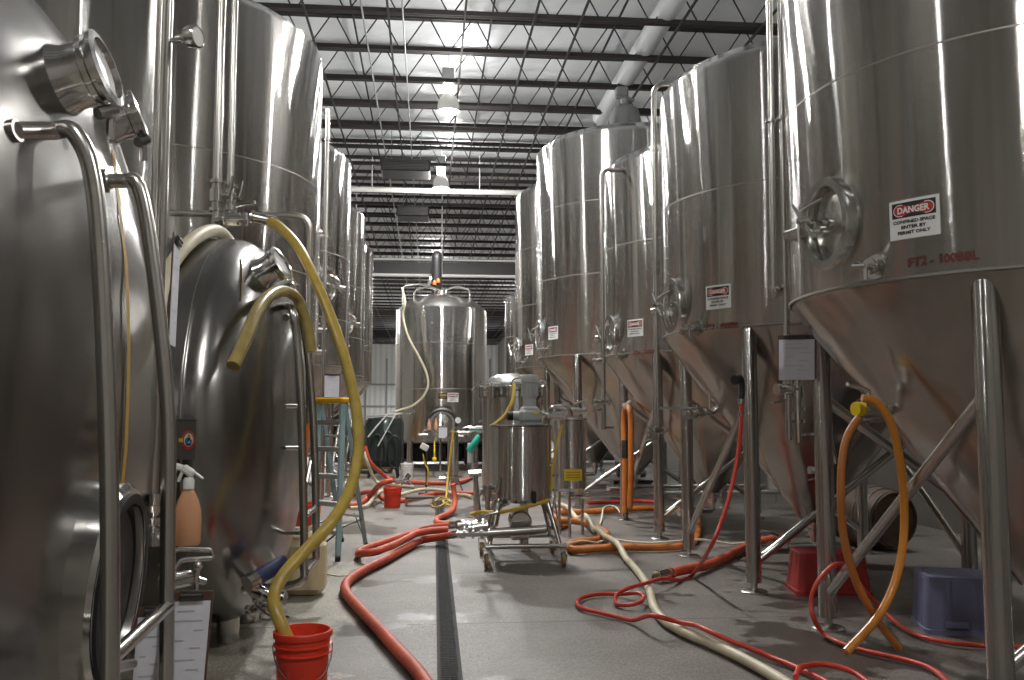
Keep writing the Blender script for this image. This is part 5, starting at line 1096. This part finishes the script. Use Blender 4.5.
# pallet and boxes behind the ladder
c = V((-1.45, 24.0, 0)); 
t = thing('pallet', 'wooden pallet carrying cardboard boxes behind the stepladder', 'pallet', c)
b = MB(); [b.box(c + V((0, -.5 + i * .2, .13)), (1.1, .12, .02)) for i in range(6)]; part('deck_boards', b, WOOD, t); b = MB(); [b.box(c + V((x_, 0, .06)), (.09, 1.1, .12)) for x_ in (-.48, 0, .48)]; part('stringers', b, WOOD, t)
for k, (x_, y_, z, w_, h_) in enumerate(((-.25, -.2, .145, .5, .5), (.28, -.15, .145, .48, .42), (-.1, .1, .655, .6, .45))):
    p = c + V((x_, y_, z + h_ / 2)); tt = thing('cardboard_box', ('lower cardboard box beside the ladder rail', 'cardboard box nearer the aisle on the pallet', 'cardboard box on top of the pallet load')[k], 'box', c + V((x_, y_, z)), 'cardboard boxes on the pallet')
    b = MB(); b.box(p, (w_, w_ * .8, h_), None, .006); part('carton', b, CARDBOARD, tt); b = MB(); b.box(p + V((0, 0, h_ / 2 + .001)), (.05, w_ * .8, .003)); part('packing_tape', b, CREAM_HOSE, tt)
# dark pumps beneath the far fermenters
for k, (px, py, lab) in enumerate(((676, 497, 'dark pump skid on the floor beyond the second fermenter'), (600, 486, 'dark pump skid on the floor under the tall fermenter'))):
    c = F(px, py) + V((.8, .6, 0)); t = thing('pump_skid', lab, 'pump', c)
    b = MB(); b.box(c + V((0, 0, .06)), (.9, .5, .06), None, .01); part('skid_base', b, ST_DARK, t)
    b = MB(); b.cyl(c + V((-.3, 0, .28)), c + V((.1, 0, .28)), .14, 20); b.cyl(c + V((.1, 0, .28)), c + V((.2, 0, .28)), .08, 16); part('pump_motor', b, ST_DARK, t)
    b = MB(); b.cyl(c + V((.2, 0, .28)), c + V((.32, 0, .28)), .15, 20); b.cyl(c + V((.28, 0, .4)), c + V((.28, 0, .62)), .04, 12); part('pump_head', b, ST_FIT, t)
    b = MB(); [b.box(c + V((sx, 0, .03)), (.06, .5, .06)) for sx in (-.38, .38)]; part('skid_runner', b, BLACK, t)
# racks and crates added to darken the gap beyond the central tank
for k, (x, y) in enumerate(((-1.9, 27.4), (.2, 27.7), (2.3, 27.4), (5.6, 27.8))):
    t = thing('filler_rack', ('black rack added in place of dark clutter behind the filter machine', 'black rack added in place of dark clutter under and behind the central tank', 'black rack added in place of dark clutter behind the domed vessel', 'black rack added in place of dark clutter behind the far fermenters')[k], 'rack', (x, y, 0), 'racks added in place of dark clutter at the end of the aisle')
    for sx in (-.95, .95):
        for sy in (-.35, .35): b = MB(); b.box((x + sx, y + sy, .6), (.06, .06, 1.2)); part('upright', b, ST_DARK, t)
    for z in (.12, .62, 1.16): b = MB(); b.box((x, y, z), (1.96, .76, .04)); part('shelf', b, BLACK, t)
    b = MB(); b.box((x, y + .37, .64), (1.9, .02, 1.04)); part('back_panel', b, BLACK, t)
    for q, (dx, z, w_, h_) in enumerate(((-.6, .14, .5, .38), (.05, .14, .6, .42), (.65, .14, .4, .35), (-.5, .64, .6, .4), (.4, .64, .7, .36))):
        bb = MB(); bb.box((x + dx, y - .02, z + h_ / 2 + .002), (w_, .55, h_), None, .02); bb.box((x + dx, y - .3, z + h_ * .7), (w_ * .4, .02, .04), None, .006)
        solo('filler_crate', bb, ST_DARK if q % 2 else BLACK, 'dark crate added in place of clutter beyond the central tank', 'crate', 'dark crates added in place of clutter')

# floor level pipes under the far fermenters
for k, (px0, px1, py) in enumerate(((556, 640, 494), (560, 655, 487))):
    a = F(px0, py, .22); c = V((6.2, a.y + .05, .22)); t = thing('floor_pipe', ('low steel pipe crossing under the third fermenter', 'low steel pipe crossing behind it under the tall fermenters')[k], 'pipe', (a.x, a.y, 0))
    b = MB(); b.cyl(a, c, .04, 12); part('pipe_run', b, ST_TUBE, t)
    for q in (.08, .5, .92): p = a.lerp(c, q); b = MB(); b.cyl((p.x, p.y, 0), (p.x, p.y, .2), .018, 8); b.disc((p.x, p.y, 0), (0, 0, 1), .06, .012, 12); part('pipe_stand', b, ST_TUBE, t)
hose('red_hose', fl([(588, 503), (610, 502), (640, 501), (660, 502)], .03), .03, THIN_RED, 'thin dark red hose lying far back under the fermenters')
